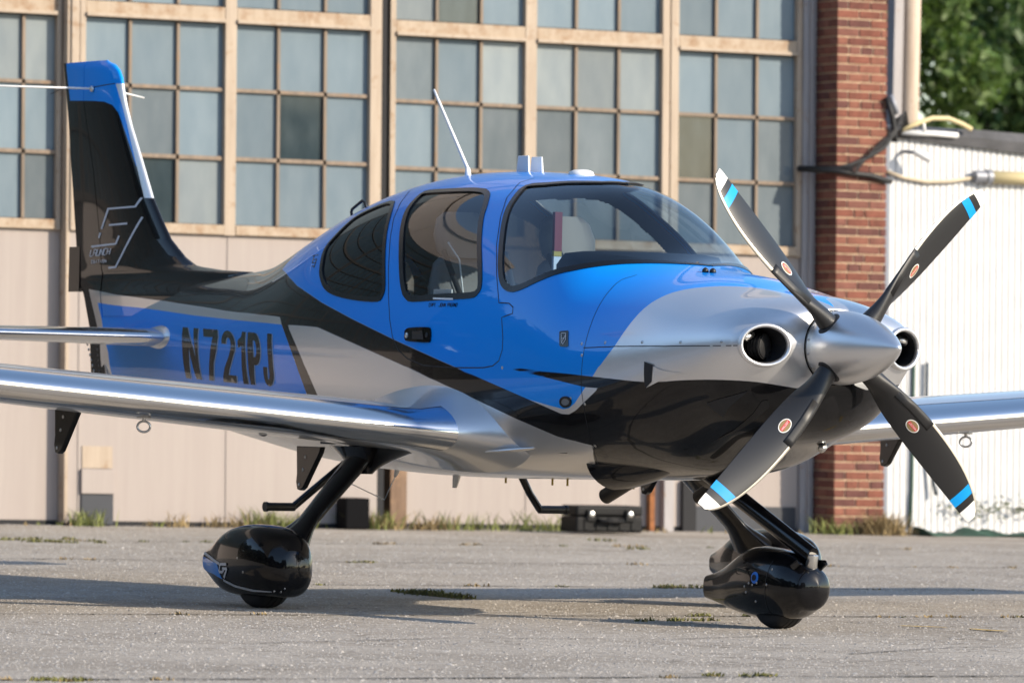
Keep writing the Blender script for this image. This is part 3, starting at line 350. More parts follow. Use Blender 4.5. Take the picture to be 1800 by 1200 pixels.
# ---- draped shapes on the skin
def cdt(polys, grid):
    """fill polygons (even-odd) with grid points inside, returns 2D verts, tris"""
    vv, ee = [], []
    for p in polys:
        b = len(vv); m = len(p); k = 0; idx = []
        for i in range(m):
            a, c = np.array(p[i]), np.array(p[(i+1) % m]); n = max(1, int(np.hypot(*(c-a))/grid))
            for j in range(n): vv.append(tuple(a+(c-a)*j/n)); idx.append(len(vv)-1)
        ee += [(idx[i], idx[(i+1) % len(idx)]) for i in range(len(idx))]
    A = np.array(vv); lo, hi = A.min(0), A.max(0)
    gx, gy = np.meshgrid(np.arange(lo[0]+grid/2, hi[0], grid), np.arange(lo[1]+grid/2, hi[1], grid)); gx, gy = gx.ravel(), gy.ravel()
    if len(gx):
        dist = np.min([np.abs(sdf(gx, gy, p)) for p in polys], 0); keep = dist > grid*.3
        vv += list(zip(gx[keep], gy[keep]))
    r = delaunay_2d_cdt([Vector(v) for v in vv], ee, [], 0, 1e-6)
    V2 = np.array([tuple(v) for v in r[0]]); F = [tuple(f) for f in r[2]]
    C_ = np.array([V2[list(f)].mean(0) for f in F]); ins = np.zeros(len(F), bool)
    for p in polys: ins ^= sdf(C_[:, 0], C_[:, 1], p) > 0
    return V2, [f for f, k in zip(F, ins) if k]
def drape(name, polys, mat, d=.002, parent=PLANE, grid=.03, port=False):
    V2, F = cdt([[(a, b*SK) for a, b in p] for p in polys], grid)
    V3 = off(V2[:, 0], V2[:, 1]/SK, d)
    if port: V3 = V3*[1, -1, 1]
    o = mesh_ob(name, V3, F, mat, parent); fix_normals(o, V3, port); return o
def fix_normals(o, V3, port=False):
    me = o.data; c = np.array([0, 0, 1.2])
    for p in me.polygons:
        n = np.array(p.normal); m = V3[list(p.vertices)].mean(0)
        if n @ ((m-c)*[0.1, 1, 1]) < 0: p.flip()
    me.update()
def drape_many(name, polys, mat, d=.002, parent=PLANE, grid=.05, fn=None):
    b = MB()
    for p in polys:
        V2, F = cdt([[(a, c*SK) for a, c in p]], grid); b.add(off(V2[:, 0], V2[:, 1]/SK, d), F)
    o = b.build(name, mat, parent); fix_normals(o, np.array(b.v)); return o
def resample(pl, step):
    o = [pl[0]]
    for a, b in zip(pl, pl[1:]):
        n = max(1, int(math.hypot(b[0]-a[0], (b[1]-a[1])*SK)/step))
        o += [(a[0]+(b[0]-a[0])*k/n, a[1]+(b[1]-a[1])*k/n) for k in range(1, n+1)]
    return o
def ribbon(name, pl, wd, mat, d=.0016, h=0, port=False, parent=PLANE, closed=False):
    pl = resample(pl+([pl[0]] if closed else []), .02); a = np.array(pl); C3 = off(a[:, 0], a[:, 1], d); N3 = fus_n(a[:, 0], a[:, 1])
    tg = np.gradient(C3, axis=0)
    if closed: tg[0] = tg[-1] = C3[1]-C3[-2]
    sdv = np.cross(N3, tg); sdv /= np.linalg.norm(sdv, axis=1, keepdims=True)+1e-9
    ra, rb = C3-sdv*wd/2, C3+sdv*wd/2; n = len(pl)
    if port: ra, rb = ra*[1, -1, 1], rb*[1, -1, 1]
    if not h: v = np.concatenate([ra, rb]); f = [(i, i+1, n+i+1, n+i) for i in range(n-1)]
    else:
        nn = N3*([1, -1, 1] if port else [1, 1, 1])
        v = np.concatenate([ra-nn*.004, ra+nn*h, rb+nn*h, rb-nn*.004]); f = []
        for i in range(n-1):
            for k in range(3): f.append((k*n+i, k*n+i+1, (k+1)*n+i+1, (k+1)*n+i))
    return mesh_ob(name, v, f, mat, parent, smooth=60 if h else True)
# ---- windows: pane following the skin, black seal round it
def pane(name, poly, mat, sdarr, sides):
    sel = (qmax(sdarr) > -.004)
    vs, qs, ns, b = [], [], [], 0
    for s in sides:
        V_, N_ = (Vs, Ns) if s == 's' else (Vp, Np_)
        vs.append(V_-N_*.003); ns.append(N_); qs.append((Q[sel] if s == 'p' else Q[sel][:, ::-1])+b); b += NV
    V_ = np.concatenate(vs); N_ = np.concatenate(ns); q = np.concatenate(qs)
    if len(sides) == 2: mp = np.arange(len(V_)); g = I[:, [0, -1]].ravel(); mp[g+NV] = g; q = mp[q]
    u, inv = np.unique(q, return_inverse=True)
    return quads_ob(name, V_[u], inv.reshape(-1, 4), mat, PLANE, N_[u])
WS_ = pane('windshield', SHIELD_XT, G_shield, S_win[2], 'sp')
for s in 'sp':
    wd_ = pane('door_window', DOORW_XT, G_door, S_win[1], s); wr_ = pane('rear_window', REAR_XT, G_rear, S_win[0], s)
    ribbon('window_seal', DOORW_XT, .030, M_seal, .0012, .003, s == 'p', wd_, True)
    ribbon('window_seal', REAR_XT, .024, M_seal, .0015, .003, s == 'p', wr_, True)
shp = [p for p in SHIELD_XT if p[1] >= 0]; shp = [p for p in shp]
k0 = 1
ribbon('window_seal', SHIELD_XT[k0:-1], .030, M_seal, .0012, .003, False, WS_); ribbon('window_seal', SHIELD_XT[k0:-1], .030, M_seal, .0012, .003, True, WS_)
# ---- seams, screws, marks on the skin
for nm, pl, wd in (('door_seam', DOOR_SEAM_XT, .005), ('cowl_seam', COWL_SEAM_XT, .003), ('cowl_split_seam', SPLIT_SEAM_XT, .004), ('panel_seam', ROOF_SEAM_XT, .004)):
    for pt in (False, True): ribbon(nm, pl, wd, M_seam, .0008, 0, pt)
def stud(name, c, n, r, h, mat, parent=PLANE, seg=10): return MB().lathe([(-.002, r*.98), (h*.6, r), (h, r*.75)], c, n, seg).build(name, mat, parent, 40)
for a, b in SCREWS_XT: stud('screw', fus(a, b), fus_n(a, b), .0075, .002, M_screw)
for k in LETTERS_XT: drape('registration_letter_edge', LETTER_EDGE_XT[k], M_ledge, .0012, grid=.03)
for k in LETTERS_XT: drape('registration_letter', LETTERS_XT[k], M_letter, .0026, grid=.03)
drape_many('owner_name_lettering', NAME_XT, M_letter, .0015)['kind'] = 'stuff'; drape_many('model_badge', BADGE_XT, M_letter, .0015)
drape('sill_sticker', [SILL_STICKER_XT], M_white, .0065)
h = drape('door_handle', [HANDLE_XT], M_black, .006); rim = ribbon('handle_rim', HANDLE_XT, .010, M_black, .001, .006, False, h, True)
drape('handle_paddle', [HANDLE_SLOT_XT], M_matblack, .009, parent=h)
stud('handle_lock', off(*HANDLE_LOCK[0], .006), fus_n(*HANDLE_LOCK[0]), .013, .006, M_alu, h, 16)
stud('handle_button', off(*HANDLE_LOCK[1], .006), fus_n(*HANDLE_LOCK[1]), .011, .003, M_seam, h, 16)
h = drape('badge_plate', [PLATE_XT], M_black, .003); drape_many('badge_mark', PLATE_MARK_XT, M_grey, .005, h)
h = drape('marker_light', [MARKER_XT], M_lens, .004); ribbon('marker_rim', MARKER_XT, .010, M_seal, .002, .005, False, h, True)
# triangular cooling ducts laid flat on the cowl; dark patches stand in for shaded mouths
for nm, pl in (('cowl_duct', DUCT_XT), ('cowl_scoop', DUCT2_XT)):
    a = np.array(pl); o = []
    V2, F = cdt([[(p, q*SK) for p, q in pl]], .02)
    V3 = fus(V2[:, 0], V2[:, 1]/SK); N3 = fus_n(V2[:, 0], V2[:, 1]/SK)
    tail = V2[:, 0].max(); head = V2[:, 0].min(); k = (V2[:, 0]-head)/(tail-head)
    if nm == 'cowl_duct': o = drape(nm, [pl], M_silver, .004); mo = [pl[0], (pl[0][0]+.055, pl[0][1]+.012), (pl[2][0]+.04, pl[2][1]-.012), pl[2], pl[3]]; drape('duct_mouth_shade', [mo], M_seam, .006, o)
    else: drape(nm, [pl], M_seam, .004)
h = drape('cowl_grille', [LOUVRE_XT], M_matblack, .003)
# ---- cooling inlets: lip ring and dark inside with baffle and starter
for s in (-1, 1):
    ring = []; n = 40
    for k in range(n):
        a = 2*math.pi*k/n; y = IN[0]+(IN[2]+.006)*math.cos(a); z = IN[1]+(IN[3]+.006)*math.sin(a)
        x = 2.553-.33*(y-IN[0])
        rad = np.array([0, math.cos(a), math.sin(a)])
        ring.append([np.array([x+.016*math.sin(b), s*(y+.011*math.cos(b)*rad[1]), z+.011*math.cos(b)*rad[2]]) for b in np.linspace(-1.4, 4.3, 14)])
    ring.append(ring[0])
    lip = MB().loft(ring, caps=False, closed=False).build('inlet_lip', M_silver, PLANE)
    b = MB(); prof = []
    for dx, sc in ((0.0, 1.0), (-.05, .98), (-.16, .93), (-.22, .9)):
        prof.append([np.array([2.557-.33*sc*(IN[2])*math.cos(a)+dx, s*(IN[0]+IN[2]*sc*math.cos(a)), IN[1]+IN[3]*sc*math.sin(a)]) for a in np.linspace(0, 2*math.pi, 33)[:-1]])
    b.loft(prof, caps=False); n0 = 32*3; b.f.append(tuple(range(n0, n0+32)))
    b.build('inlet_duct', M_seam, PLANE)
    g = MB()
    g.lathe([(-.03, .05), (.03, .05), (.035, .03)], (2.47, s*(IN[0]-.03), IN[1]-.005), (.9, -.4*s, 0), 20)
    for q in range(4): g.lathe([(-.028+q*.016, .056), (-.022+q*.016, .056)], (2.47, s*(IN[0]-.03), IN[1]-.005), (.9, -.4*s, 0), 20)
    g.build('alternator', M_matblack, PLANE, 40)
    MB().box((2.47, s*(IN[0]-.02)-.010, IN[1]-.022), (2.49, s*(IN[0]-.02)+.010, IN[1]+.002)).build('engine_fitting', M_ored, PLANE, False)
    MB().tube([(2.44, s*(IN[0]+.09), IN[1]+.06), (2.49, s*(IN[0]+.05), IN[1]+.03), (2.48, s*(IN[0]+.02), IN[1]+.05)], .018, 8).build('engine_hose', M_alu, PLANE)
# ---- spinner and propeller
XB, HUBX, ZP = 2.562, 2.655, 1.2335
prof = [(.0, .150), (.004, .158), (.03, .1595)]
prof += [(u*.48, .160*(1-max(0, u-.05)**1.95/.95**1.95)**.86+.002) for u in np.linspace(.08, .97, 26)]+[(.478, .004)]
SP = MB().lathe(prof, (XB, 0, ZP), (1, 0, 0), 64).build('spinner', M_spin, PLANE, 50)
MB().lathe([(-.012, .150), (-.004, .1585), (.0, .1585)], (XB-.001, 0, ZP), (1, 0, 0), 64).build('spinner_backplate', M_alu, SP, 50)
for k in range(16):
    a = 2*math.pi*(k+.5)/16; MB().lathe([(0, .006), (.002, .0055)], (XB+.018, .1595*math.cos(a), ZP+.1595*math.sin(a)), (0, math.cos(a), math.sin(a)), 8).build('screw', M_screw, SP)
BLD = [  # r, LE offset, TE offset, thickness
 (.10, .045, -.045, .090), (.16, .045, -.045, .088), (.20, .050, -.046, .076), (.26, .060, -.054, .052), (.33, .071, -.064, .036), (.42, .080, -.070, .026),
 (.52, .0845, -.073, .020), (.62, .083, -.074, .017), (.72, .075, -.075, .014), (.80, .062, -.0755, .0115), (.87, .044, -.076, .0095), (.92, .026, -.0765, .008), (.955, .008, -.0765, .007), (.98, -.012, -.0765, .006), (.994, -.030, -.074, .005)]
BR_ = np.array(BLD); _bs = [Spline(BR_[:, 0], BR_[:, k]) for k in (1, 2, 3)]
def blade_frame(ang):
    rad = np.array([0, -math.sin(ang), math.cos(ang)]); et = np.array([0, -math.cos(ang), -math.sin(ang)]); return rad, et
def blade_pt(ang, r, c, side, e=0.0):
    """c 0 leading edge .. 1 trailing edge; side +1 front face, -1 back face"""
    rad, et = blade_frame(ang); le, te, th = [float(s(r)) for s in _bs]
    be = math.atan2(1.72, 2*math.pi*r) if r > .2 else math.atan2(1.72, 2*math.pi*.2)
    ch = math.cos(be)*et+math.sin(be)*np.array([1., 0, 0]); nm = math.cos(be)*np.array([1., 0, 0])-math.sin(be)*et
    rnd = np.clip((.30-r)/.12, 0, 1); rnd = rnd*rnd*(3-2*rnd)
    tk = th*((1-rnd)*1.9*(math.sqrt(max(c, 0))*(1-c))*.72+rnd*math.sqrt(max(0, c*(1-c))))
    cam_ = (1-rnd)*.02*(le-te)*4*c*(1-c)
    return np.array([HUBX, 0, ZP])+rad*r*1.014+ch*(le+(te-le)*c)+nm*(cam_+side*(tk/1.0)+side*e)
def ring_blade(ang, r):
    cs = 0.5-0.5*np.cos(np.linspace(0, math.pi, 15))
    return [blade_pt(ang, r, c, 1) for c in cs]+[blade_pt(ang, r, c, -1) for c in cs[::-1][1:-1]]
PROP_A = 0.806
def blade_patch(ang, r0, r1, fc0, fc1, n=12, m=5, side=1, e=.0012):
    v, f = [], []
    for i in range(n+1):
        r = r0+(r1-r0)*i/n; c0, c1 = fc0(r) if callable(fc0) else fc0, fc1(r) if callable(fc1) else fc1
        for j in range(m+1): v.append(blade_pt(ang, r, c0+(c1-c0)*j/m, side, e))
    for i in range(n):
        for j in range(m): a = i*(m+1)+j; f.append((a, a+1, a+m+2, a+m+1))
    return v, f
def flat_text(body, size, depth=0):
    cu = bpy.data.curves.new('t', 'FONT'); cu.body = body; cu.size = size; cu.align_x = 'CENTER'; cu.align_y = 'CENTER'; cu.resolution_u = 2
    ob = bpy.data.objects.new('t', cu); COL.objects.link(ob); dg = bpy.context.evaluated_depsgraph_get(); dg.update()
    me = bpy.data.meshes.new_from_object(ob.evaluated_get(dg)); v = np.array([tuple(q.co) for q in me.vertices]); f = [tuple(p.vertices) for p in me.polygons]
    bpy.data.objects.remove(ob); bpy.data.curves.remove(cu); bpy.data.meshes.remove(me); return v, f
TXT_H = flat_text('HARTZELL', .016); TXT_P = flat_text('PROPELLER', .008)
M_logo_red = simple('decal_red', (.62, .03, .03), .35); M_logo_gold = simple('decal_bronze', (.28, .20, .09), .35)
for k in range(4):
    ang = PROP_A-k*math.pi/2; rs = np.concatenate([np.linspace(.10, .42, 14), np.linspace(.45, .994, 24)])
    bl = MB().loft([ring_blade(ang, r) for r in rs]).build('propeller_blade', M_blade, PLANE)
    # metal erosion strip wrapped on the leading edge
    b = MB(); fw = lambda r: .075+.05*max(0, (r-.85)/.15)
    for sd_ in (1, -1): v, f = blade_patch(ang, .53, .985, 0.0, fw, 24, 3, sd_, .0014); b.add(v, f if sd_ > 0 else [q[::-1] for q in f])
    b.build('leading_edge_strip', M_strip, bl)
    b = MB()
    for sd_ in (1, -1): v, f = blade_patch(ang, .935, .994, lambda r: .10, 1.0, 6, 6, sd_, .0013); b.add(v, f)
    b.build('white_tip', M_white, bl)
    b = MB()
    for sd_ in (1, -1): v, f = blade_patch(ang, .858, .902, lambda r: .10, 1.0, 4, 6, sd_, .0013); b.add(v, f)
    b.build('blue_band', M_bandblue, bl)
    MB().loft([[blade_pt(ang, r, c, s_, .0014) for c, s_ in [(x, 1) for x in np.linspace(0, .28, 6)]+[(x, -1) for x in np.linspace(.28, 0.01, 6)]] for r in (.30, .40, .50, .53)], True).build('deicing_boot', M_matblack, bl)
    MB().lathe([(-.012, .062), (.0, .060), (.006, .05)], np.array([HUBX, 0, ZP])+blade_frame(ang)[0]*.148, blade_frame(ang)[0], 24).build('blade_socket', M_seam, bl)
    # oval maker's decal
    rc, rad_r, rad_c = .47, .031, .022
    def dp(x, y, e, ang=ang, rc=rc):
        r = rc+y; le, te, th = [float(s(r)) for s in _bs]; c = (le-(le+te)*.46-(x))/(le-te); return blade_pt(ang, r, min(max(c, .02), .98), 1, e)
    for nm, sc, mat_, e in (('decal_rim', 1.16, M_white, .0016), ('decal_oval', 1.0, M_logo_gold, .0022)):
        pts = [(0, 0)]+[(q*sc*rad_c*math.cos(a), q*sc*rad_r*math.sin(a)) for q in (.5, 1) for a in np.linspace(0, 2*math.pi, 25)[:-1]]
        f = [(0, 1+i, 1+(i+1) % 24) for i in range(24)]+[(1+i, 25+i, 25+(i+1) % 24, 1+(i+1) % 24) for i in range(24)]
        mesh_ob(nm, [dp(x, y, e) for x, y in pts], f, mat_, bl)
    rot = math.radians(90 if k in (0, 2) else 60)
    bandp = [(u, v) for u in np.linspace(-.96, .96, 13) for v in (-.32, .32)]
    mesh_ob('decal_band', [dp(rad_c*(v), rad_r*u*math.sqrt(max(.05, 1-v*v)), .0027) for u, v in bandp], [(2*i, 2*i+1, 2*i+3, 2*i+2) for i in range(12)], M_logo_red, bl)
    tv, tf = TXT_H; sx = rad_r*1.6/(tv[:, 0].max()-tv[:, 0].min()); sg = 1 if k in (1, 0) else -1
    mesh_ob('decal_lettering', [dp(sg*(-y*sx*1.2), sg*x*sx, .0032) for x, y, _ in tv], tf, M_white, bl, False)
# ---------------------------------------------------------------- fin, rudder
_le = [(-2.55, 1.5865), (-2.84, 1.594)]+[(-3.171, 1.620), (-3.295, 1.667), (-3.453, 1.762), (-3.556, 1.867), (-3.655, 1.978), (-3.783, 2.175), (-3.911, 2.366), (-3.972, 2.475), (-4.006, 2.560), (-4.024, 2.615), (-4.055, 2.658), (-4.105, 2.690), (-4.19, 2.712)]
LEz = np.array([p[1] for p in _le]); LEx = np.array([p[0] for p in _le])
def fin_le(z): return np.where(z < 1.58, -2.55+(1.5865-z)*-.2, np.interp(z, LEz, LEx))
def fin_te(z): return np.interp(z, [1.0, 1.105, 1.301, 1.480, 1.529, 2.506, 2.716], [-4.285, -4.300, -4.323, -4.400, -4.455, -4.636, -4.686])
def fin_hinge(z): return np.interp(z, [p[1] for p in HINGE_XZ[::-1]], [p[0] for p in HINGE_XZ[::-1]])
def fin_th(z): return .052-.012*(z-1.6)+.10*np.exp(-(np.maximum(z-1.47, 0)/.10)**1.1)*np.clip((1.9-z)/.4, 0, 1)
def fin_y(z, u):                                 # half thickness at chord fraction u
    return fin_th(z)*2.0*np.sqrt(np.clip(u, 0, 1))*(1-np.clip(u, 0, 1)**1.15)*1.02*np.clip((2.722-z)/.045, 0.02, 1)**.5+.0022
def fin_surface(name, z0, z1, fwd, nz=150, nu=60):
    zs = np.linspace(z0, z1, nz); Z = np.repeat(zs[:, None], nu, 1); le, te, hg = fin_le(zs), fin_te(zs), fin_hinge(zs)
    ch = le-te; uh = (le-hg)/ch
    if fwd: u = (np.linspace(0, 1, nu)**1.8)[None]*np.clip(uh-.004, 0, 1)[:, None]
    else: u = np.clip(uh+.004, 0, 1)[:, None]+np.linspace(0, 1, nu)[None]*(1-np.clip(uh+.004, 0, 1))[:, None]
    X = le[:, None]-u*ch[:, None]; Y = fin_y(Z, u); Yl = -Y; Z2 = Z+.012*np.clip((X+4.45)/.3, 0, 1)*np.clip((Z-2.6)/.1, 0, 1)*0
    if fwd: Yl[:, 0] = 0; Y[:, 0] = 0
    V = np.concatenate([np.stack([X, Yl, Z2], -1).reshape(-1, 3), np.stack([X, -Yl, Z2], -1).reshape(-1, 3)]); n = nz*nu
    I_ = np.arange(n).reshape(nz, nu); q = np.stack([I_[:-1, :-1], I_[:-1, 1:], I_[1:, 1:], I_[1:, :-1]], -1).reshape(-1, 4)
    qs = [q[:, ::-1], q+n]
    e = I_[:, -1] if fwd else I_[:, 0]; qs.append(np.stack([e[:-1], e[:-1]+n, e[1:]+n, e[1:]], -1))
    t_ = I_[-1]; qs.append(np.stack([t_[:-1], t_[1:], t_[1:]+n, t_[:-1]+n], -1)); t_ = I_[0]; qs.append(np.stack([t_[:-1], t_[1:], t_[1:]+n, t_[:-1]+n], -1)[:, ::-1])
    x_, z_ = V[:, 0], V[:, 2]
    at = {'black': np.ones(len(V)), 'silver': sdf(x_, z_, SILVER_TAIL_XZ), 'blue': np.maximum(sdf(x_, z_, BLUE_TAIL_XZ), sdf(x_, z_, FIN_BLUE_XZ)), 'strip': sdf(x_, z_, FIN_STRIP_XZ)}
    o = quads_ob(name, V, np.concatenate(qs), M_fin, PLANE, None, at); o.data.set_sharp_from_angle(angle=math.radians(50)); return o
FIN = fin_surface('vertical_fin', 1.36, 2.716, True)
RUD = fin_surface('rudder', 1.02, 2.716, False)
def fin_pt(x, z, e): le, te = float(fin_le(z)), float(fin_te(z)); return (x, -float(fin_y(np.array(z), (le-x)/(le-te)))-e, z)
def fin_decal(name, polys, mat, e=.003, parent=FIN):
    b = MB()
    for p in polys:
        p = np.array(p); n = 8; a, c = p[0]+(p[1]-p[0])*np.linspace(0, 1, n)[:, None], p[3]+(p[2]-p[3])*np.linspace(0, 1, n)[:, None]
        b.add([fin_pt(x, z, e) for x, z in a]+[fin_pt(x, z, e) for x, z in c], [(i, i+1, n+i+1, n+i) for i in range(n-1)])
    return b.build(name, mat, parent)
fin_decal('tail_emblem', FIN_LOGO_XZ, M_grey); fin_decal('launch_lettering', LAUNCH_XZ, M_grey, .004); fin_decal('edition_lettering', EDITION_XZ, M_grey, .004)
MB().box((-4.56, -.010, 1.49), (-4.44, .010, 1.73)).build('trim_tab', M_black, RUD, False)
MB().tube([(-4.62, -.004, 2.59), (-4.66, -.01, 2.585), (-4.80, -.02, 2.555)], [.006, .003, .0015], 6).build('static_wick', M_seam, RUD)
MB().lathe([(0, .016), (.012, .016), (.016, .010)], fin_pt(-4.28, 2.565, 0), (0, -1, 0), 14).build('antenna_boss', M_alu, FIN)
MB().tube([(-4.28, -.03, 2.567), (-4.62, -.52, 2.572), (-4.86, -.86, 2.575)], [.006, .005, .003], 8).build('navigation_antenna', M_white, PLANE)
MB().tube([(-4.24, .03, 2.567), (-4.38, .215, 2.556), (-4.52, .40, 2.545)], [.006, .005, .0045], 8).build('navigation_antenna', M_white, PLANE)
ribs = [(-4.275+.016*i, 1.21-.028*i) for i in range(7)]
for x, z in ribs: stud('rivet', (x, -float(fin_y(np.array(z), .9))-.001, z), (0, -1, 0), .008, .003, M_screw, RUD)
# seam between cap and fin
fin_decal('cap_seam', [[(-4.36, 2.566), (-4.02, 2.588), (-4.02, 2.593), (-4.36, 2.571)]], M_seam, .001)
# ---------------------------------------------------------------- wings and tailplane
def naca(c, t, m=.022, p=.42):
    yt = 5*t*(.2969*np.sqrt(c)-.126*c-.3516*c**2+.2843*c**3-.1036*c**4)
    yc = np.where(c < p, m/p**2*(2*p*c-c*c), m/(1-p)**2*((1-2*p)+2*p*c-c*c)); return yc+yt, yc-yt
CS = .5-.5*np.cos(np.linspace(0, math.pi, 45))
def wing_ring(y):
    le = .745-.045*y; ch = 1.47-.120*y; zc = .745+.080*y; t = .155
    q = max(0., (.95-y)/.37); tw = math.radians(1.6-.25*y)
    le += .13*q**2.4; ch += .30*q**2; up = 1+.85*q**1.8; dn = 1+.25*q**2
    if y > 5.6: f = math.sqrt(max(0, 1-((y-5.6)/.26)**2)); le -= .30*(1-f); ch *= .35+.65*f; t *= max(.12, f)
    u, l = naca(CS, t, .022); u = u*up; l = l*dn
    x = np.concatenate([CS, CS[::-1][1:-1]]); z = np.concatenate([u, l[::-1][1:-1]])
    X = le-ch*(x*math.cos(tw)+z*math.sin(tw)*0); Z = zc+ch*(z*math.cos(tw)-(x-.25)*math.sin(tw))
    return np.stack([X, np.full_like(X, y), Z], -1)
def wing_pt(y, c, low=False):
    r = wing_ring(y); n = len(CS); k = np.arange(n) if not low else np.concatenate([[0], np.arange(len(r)-1, n-1, -1), [n-1]])[:n]
    return np.array([np.interp(c, CS, r[k, i]) for i in range(3)])
ys = list(np.linspace(.50, 1.12, 18))+list(np.linspace(1.25, 5.6, 18))+[5.68, 5.76, 5.81, 5.84, 5.855]
M_wing = simple('wing_silver', (.68, .685, .69), .33, .75, .7)
def flip(v, s): return np.array(v)*[1, s, 1]
for s in (-1, 1):
    rings = [flip(wing_ring(y), s) for y in ys]
    if s > 0: rings = rings[::-1]
    wg = MB().loft(rings).build('wing', M_wing, PLANE, 60)
    # polished leading edge skin panel, proud of the wing, with a dark joint line behind it
    b = MB(); n = len(CS); yl = np.linspace(.785, 5.55, 50); cl = np.concatenate([CS[CS < .085][::-1]]); rr = []
    for y in yl:
        r = wing_ring(y); up = [i for i in range(n) if CS[i] < .10][::-1]; lo = [len(r)-i for i in range(1, n) if CS[i] < .085]
        pts = r[up+lo]; c0 = np.array([r[:, 0].max()-.08, y, (r[0, 2])]); d = pts-c0; d[:, 1] = 0; d /= np.linalg.norm(d, axis=1, keepdims=True); rr.append(flip(pts+d*.0025, s))
    b.loft(rr, caps=False, closed=False).build('leading_edge_skin', M_chrome, wg)
    jp = np.array([flip(wing_pt(y, .102)+[0, 0, .0016], s) for y in yl]); jq = np.array([flip(wing_pt(y, .109)+[0, 0, .0016], s) for y in yl])
    mesh_ob('skin_joint', np.concatenate([jp, jq]), [(i, i+1, len(yl)+i+1, len(yl)+i) for i in range(len(yl)-1)], M_seam, wg)
    jp = np.array([flip(wing_pt(y, .088, True)-[0, 0, .0016], s) for y in yl]); jq = np.array([flip(wing_pt(y, .094, True)-[0, 0, .0016], s) for y in yl])
    mesh_ob('skin_joint', np.concatenate([jp, jq]), [(i, i+1, len(yl)+i+1, len(yl)+i) for i in range(len(yl)-1)], M_seam, wg)
    # tie-down ring
    p = wing_pt(2.258, .15, True); b = MB()
    b.tube([(p[0], s*2.258, p[2]+.01), (p[0], s*2.258, p[2]-.022)], .008, 8); b.box((p[0]-.03, s*2.258-.018, p[2]-.004), (p[0]+.03, s*2.258+.018, p[2]+.002))
    b.tube([(p[0]+.026*math.cos(a)*.6, s*2.258+.024*math.cos(a), p[2]-.042+.024*math.sin(a)) for a in np.linspace(0, 2*math.pi, 19)], .0055, 8, False)
    b.build('tie_down_ring', M_screw, wg)
    # flap hinge brackets under the wing
    for yb, xt_, zt_ in ((2.297, -.278, .683), (.962, -.391, .528)):
        zl = wing_pt(max(yb, 1.15), .55, True)[2]+.03 if yb > 1 else .735
        prof = [(xt_-.012, zl), (xt_+.215, zl), (xt_+.20, zl-.03), (xt_+.055, zt_+.012), (xt_+.030, zt_), (xt_+.002, zt_+.004), (xt_-.010, zt_+.04), (xt_-.004, zt_+.08)]
        bk = bevel(MB().loft([[(x, s*yb-.014, z) for x, z in prof], [(x, s*yb+.014, z) for x, z in prof]]).build('flap_bracket', M_black, wg, False), .004)
        for x, z in ((xt_+.075, zl-.05), (xt_+.055, zl-.11), (xt_+.022, zt_+.026)): stud('bolt', (x, s*yb-.0145, z), (0, -1, 0), .008, .003, M_screw, bk, 8)
    # fuel drain
    p = wing_pt(1.55, .3, True); MB().lathe([(0, .022), (-.004, .02), (-.012, .008)], (p[0], s*1.55, p[2]+.001), (0, 0, 1), 14).build('fuel_drain', M_screw, wg)
    # tailplane
    st = []
    for y in list(np.linspace(.05, 1.80, 14))+[1.87, 1.93, 1.965, 1.98]:
        le = -3.025-.085*y; ch = .93-.20*y; f = 1 if y < 1.80 else math.sqrt(max(.01, 1-((y-1.80)/.181)**2)); u, l = naca(CS, .105*f, 0.)
        x = np.concatenate([CS, CS[::-1][1:-1]]); z = np.concatenate([u, l[::-1][1:-1]]); st.append(np.stack([le-(1-f)*.2*ch-ch*(1-(1-f)*.35)*x, np.full_like(x, s*y), 1.247+.004*y+ch*z], -1))
    hs = MB().loft(st if s < 0 else st[::-1]).build('tailplane', M_wing, PLANE, 60)
    rr = []
    for r in st[2:13]:
        n = len(CS); idx = [i for i in range(n) if CS[i] < .16][::-1]+[len(r)-i for i in range(1, n) if CS[i] < .16]
        pts = r[idx]; c0 = np.array([r[0, 0]-.06, r[0, 1], r[0, 2]]); d = pts-c0; d[:, 1] = 0; d /= np.linalg.norm(d, axis=1, keepdims=True); rr.append(pts+d*.002)
    MB().loft(rr, caps=False, closed=False).build('leading_edge_skin', M_chrome, hs)
    # root fairing: a long half teardrop on the tail cone
    rg = []
    for u in np.linspace(0, 1, 18):
        x = -2.985-.46*u; k = math.sqrt(max(0.0004, 1-(1-u/.42)**2)) if u < .42 else 1-.42*((u-.42)/.58)**1.5
        xi = x; fy = float(np.interp(x, [-3.6, -3.0, -2.5], [.135, .240, .335]))
        rg.append([(x, s*(fy-.03+.062*k*math.cos(a)), 1.247+.066*k*math.sin(a)) for a in np.linspace(-math.pi/2, math.pi/2, 15)])
    MB().loft(rg if s < 0 else rg, caps=True, closed=False).build('tailplane_fairing', M_silver, hs)
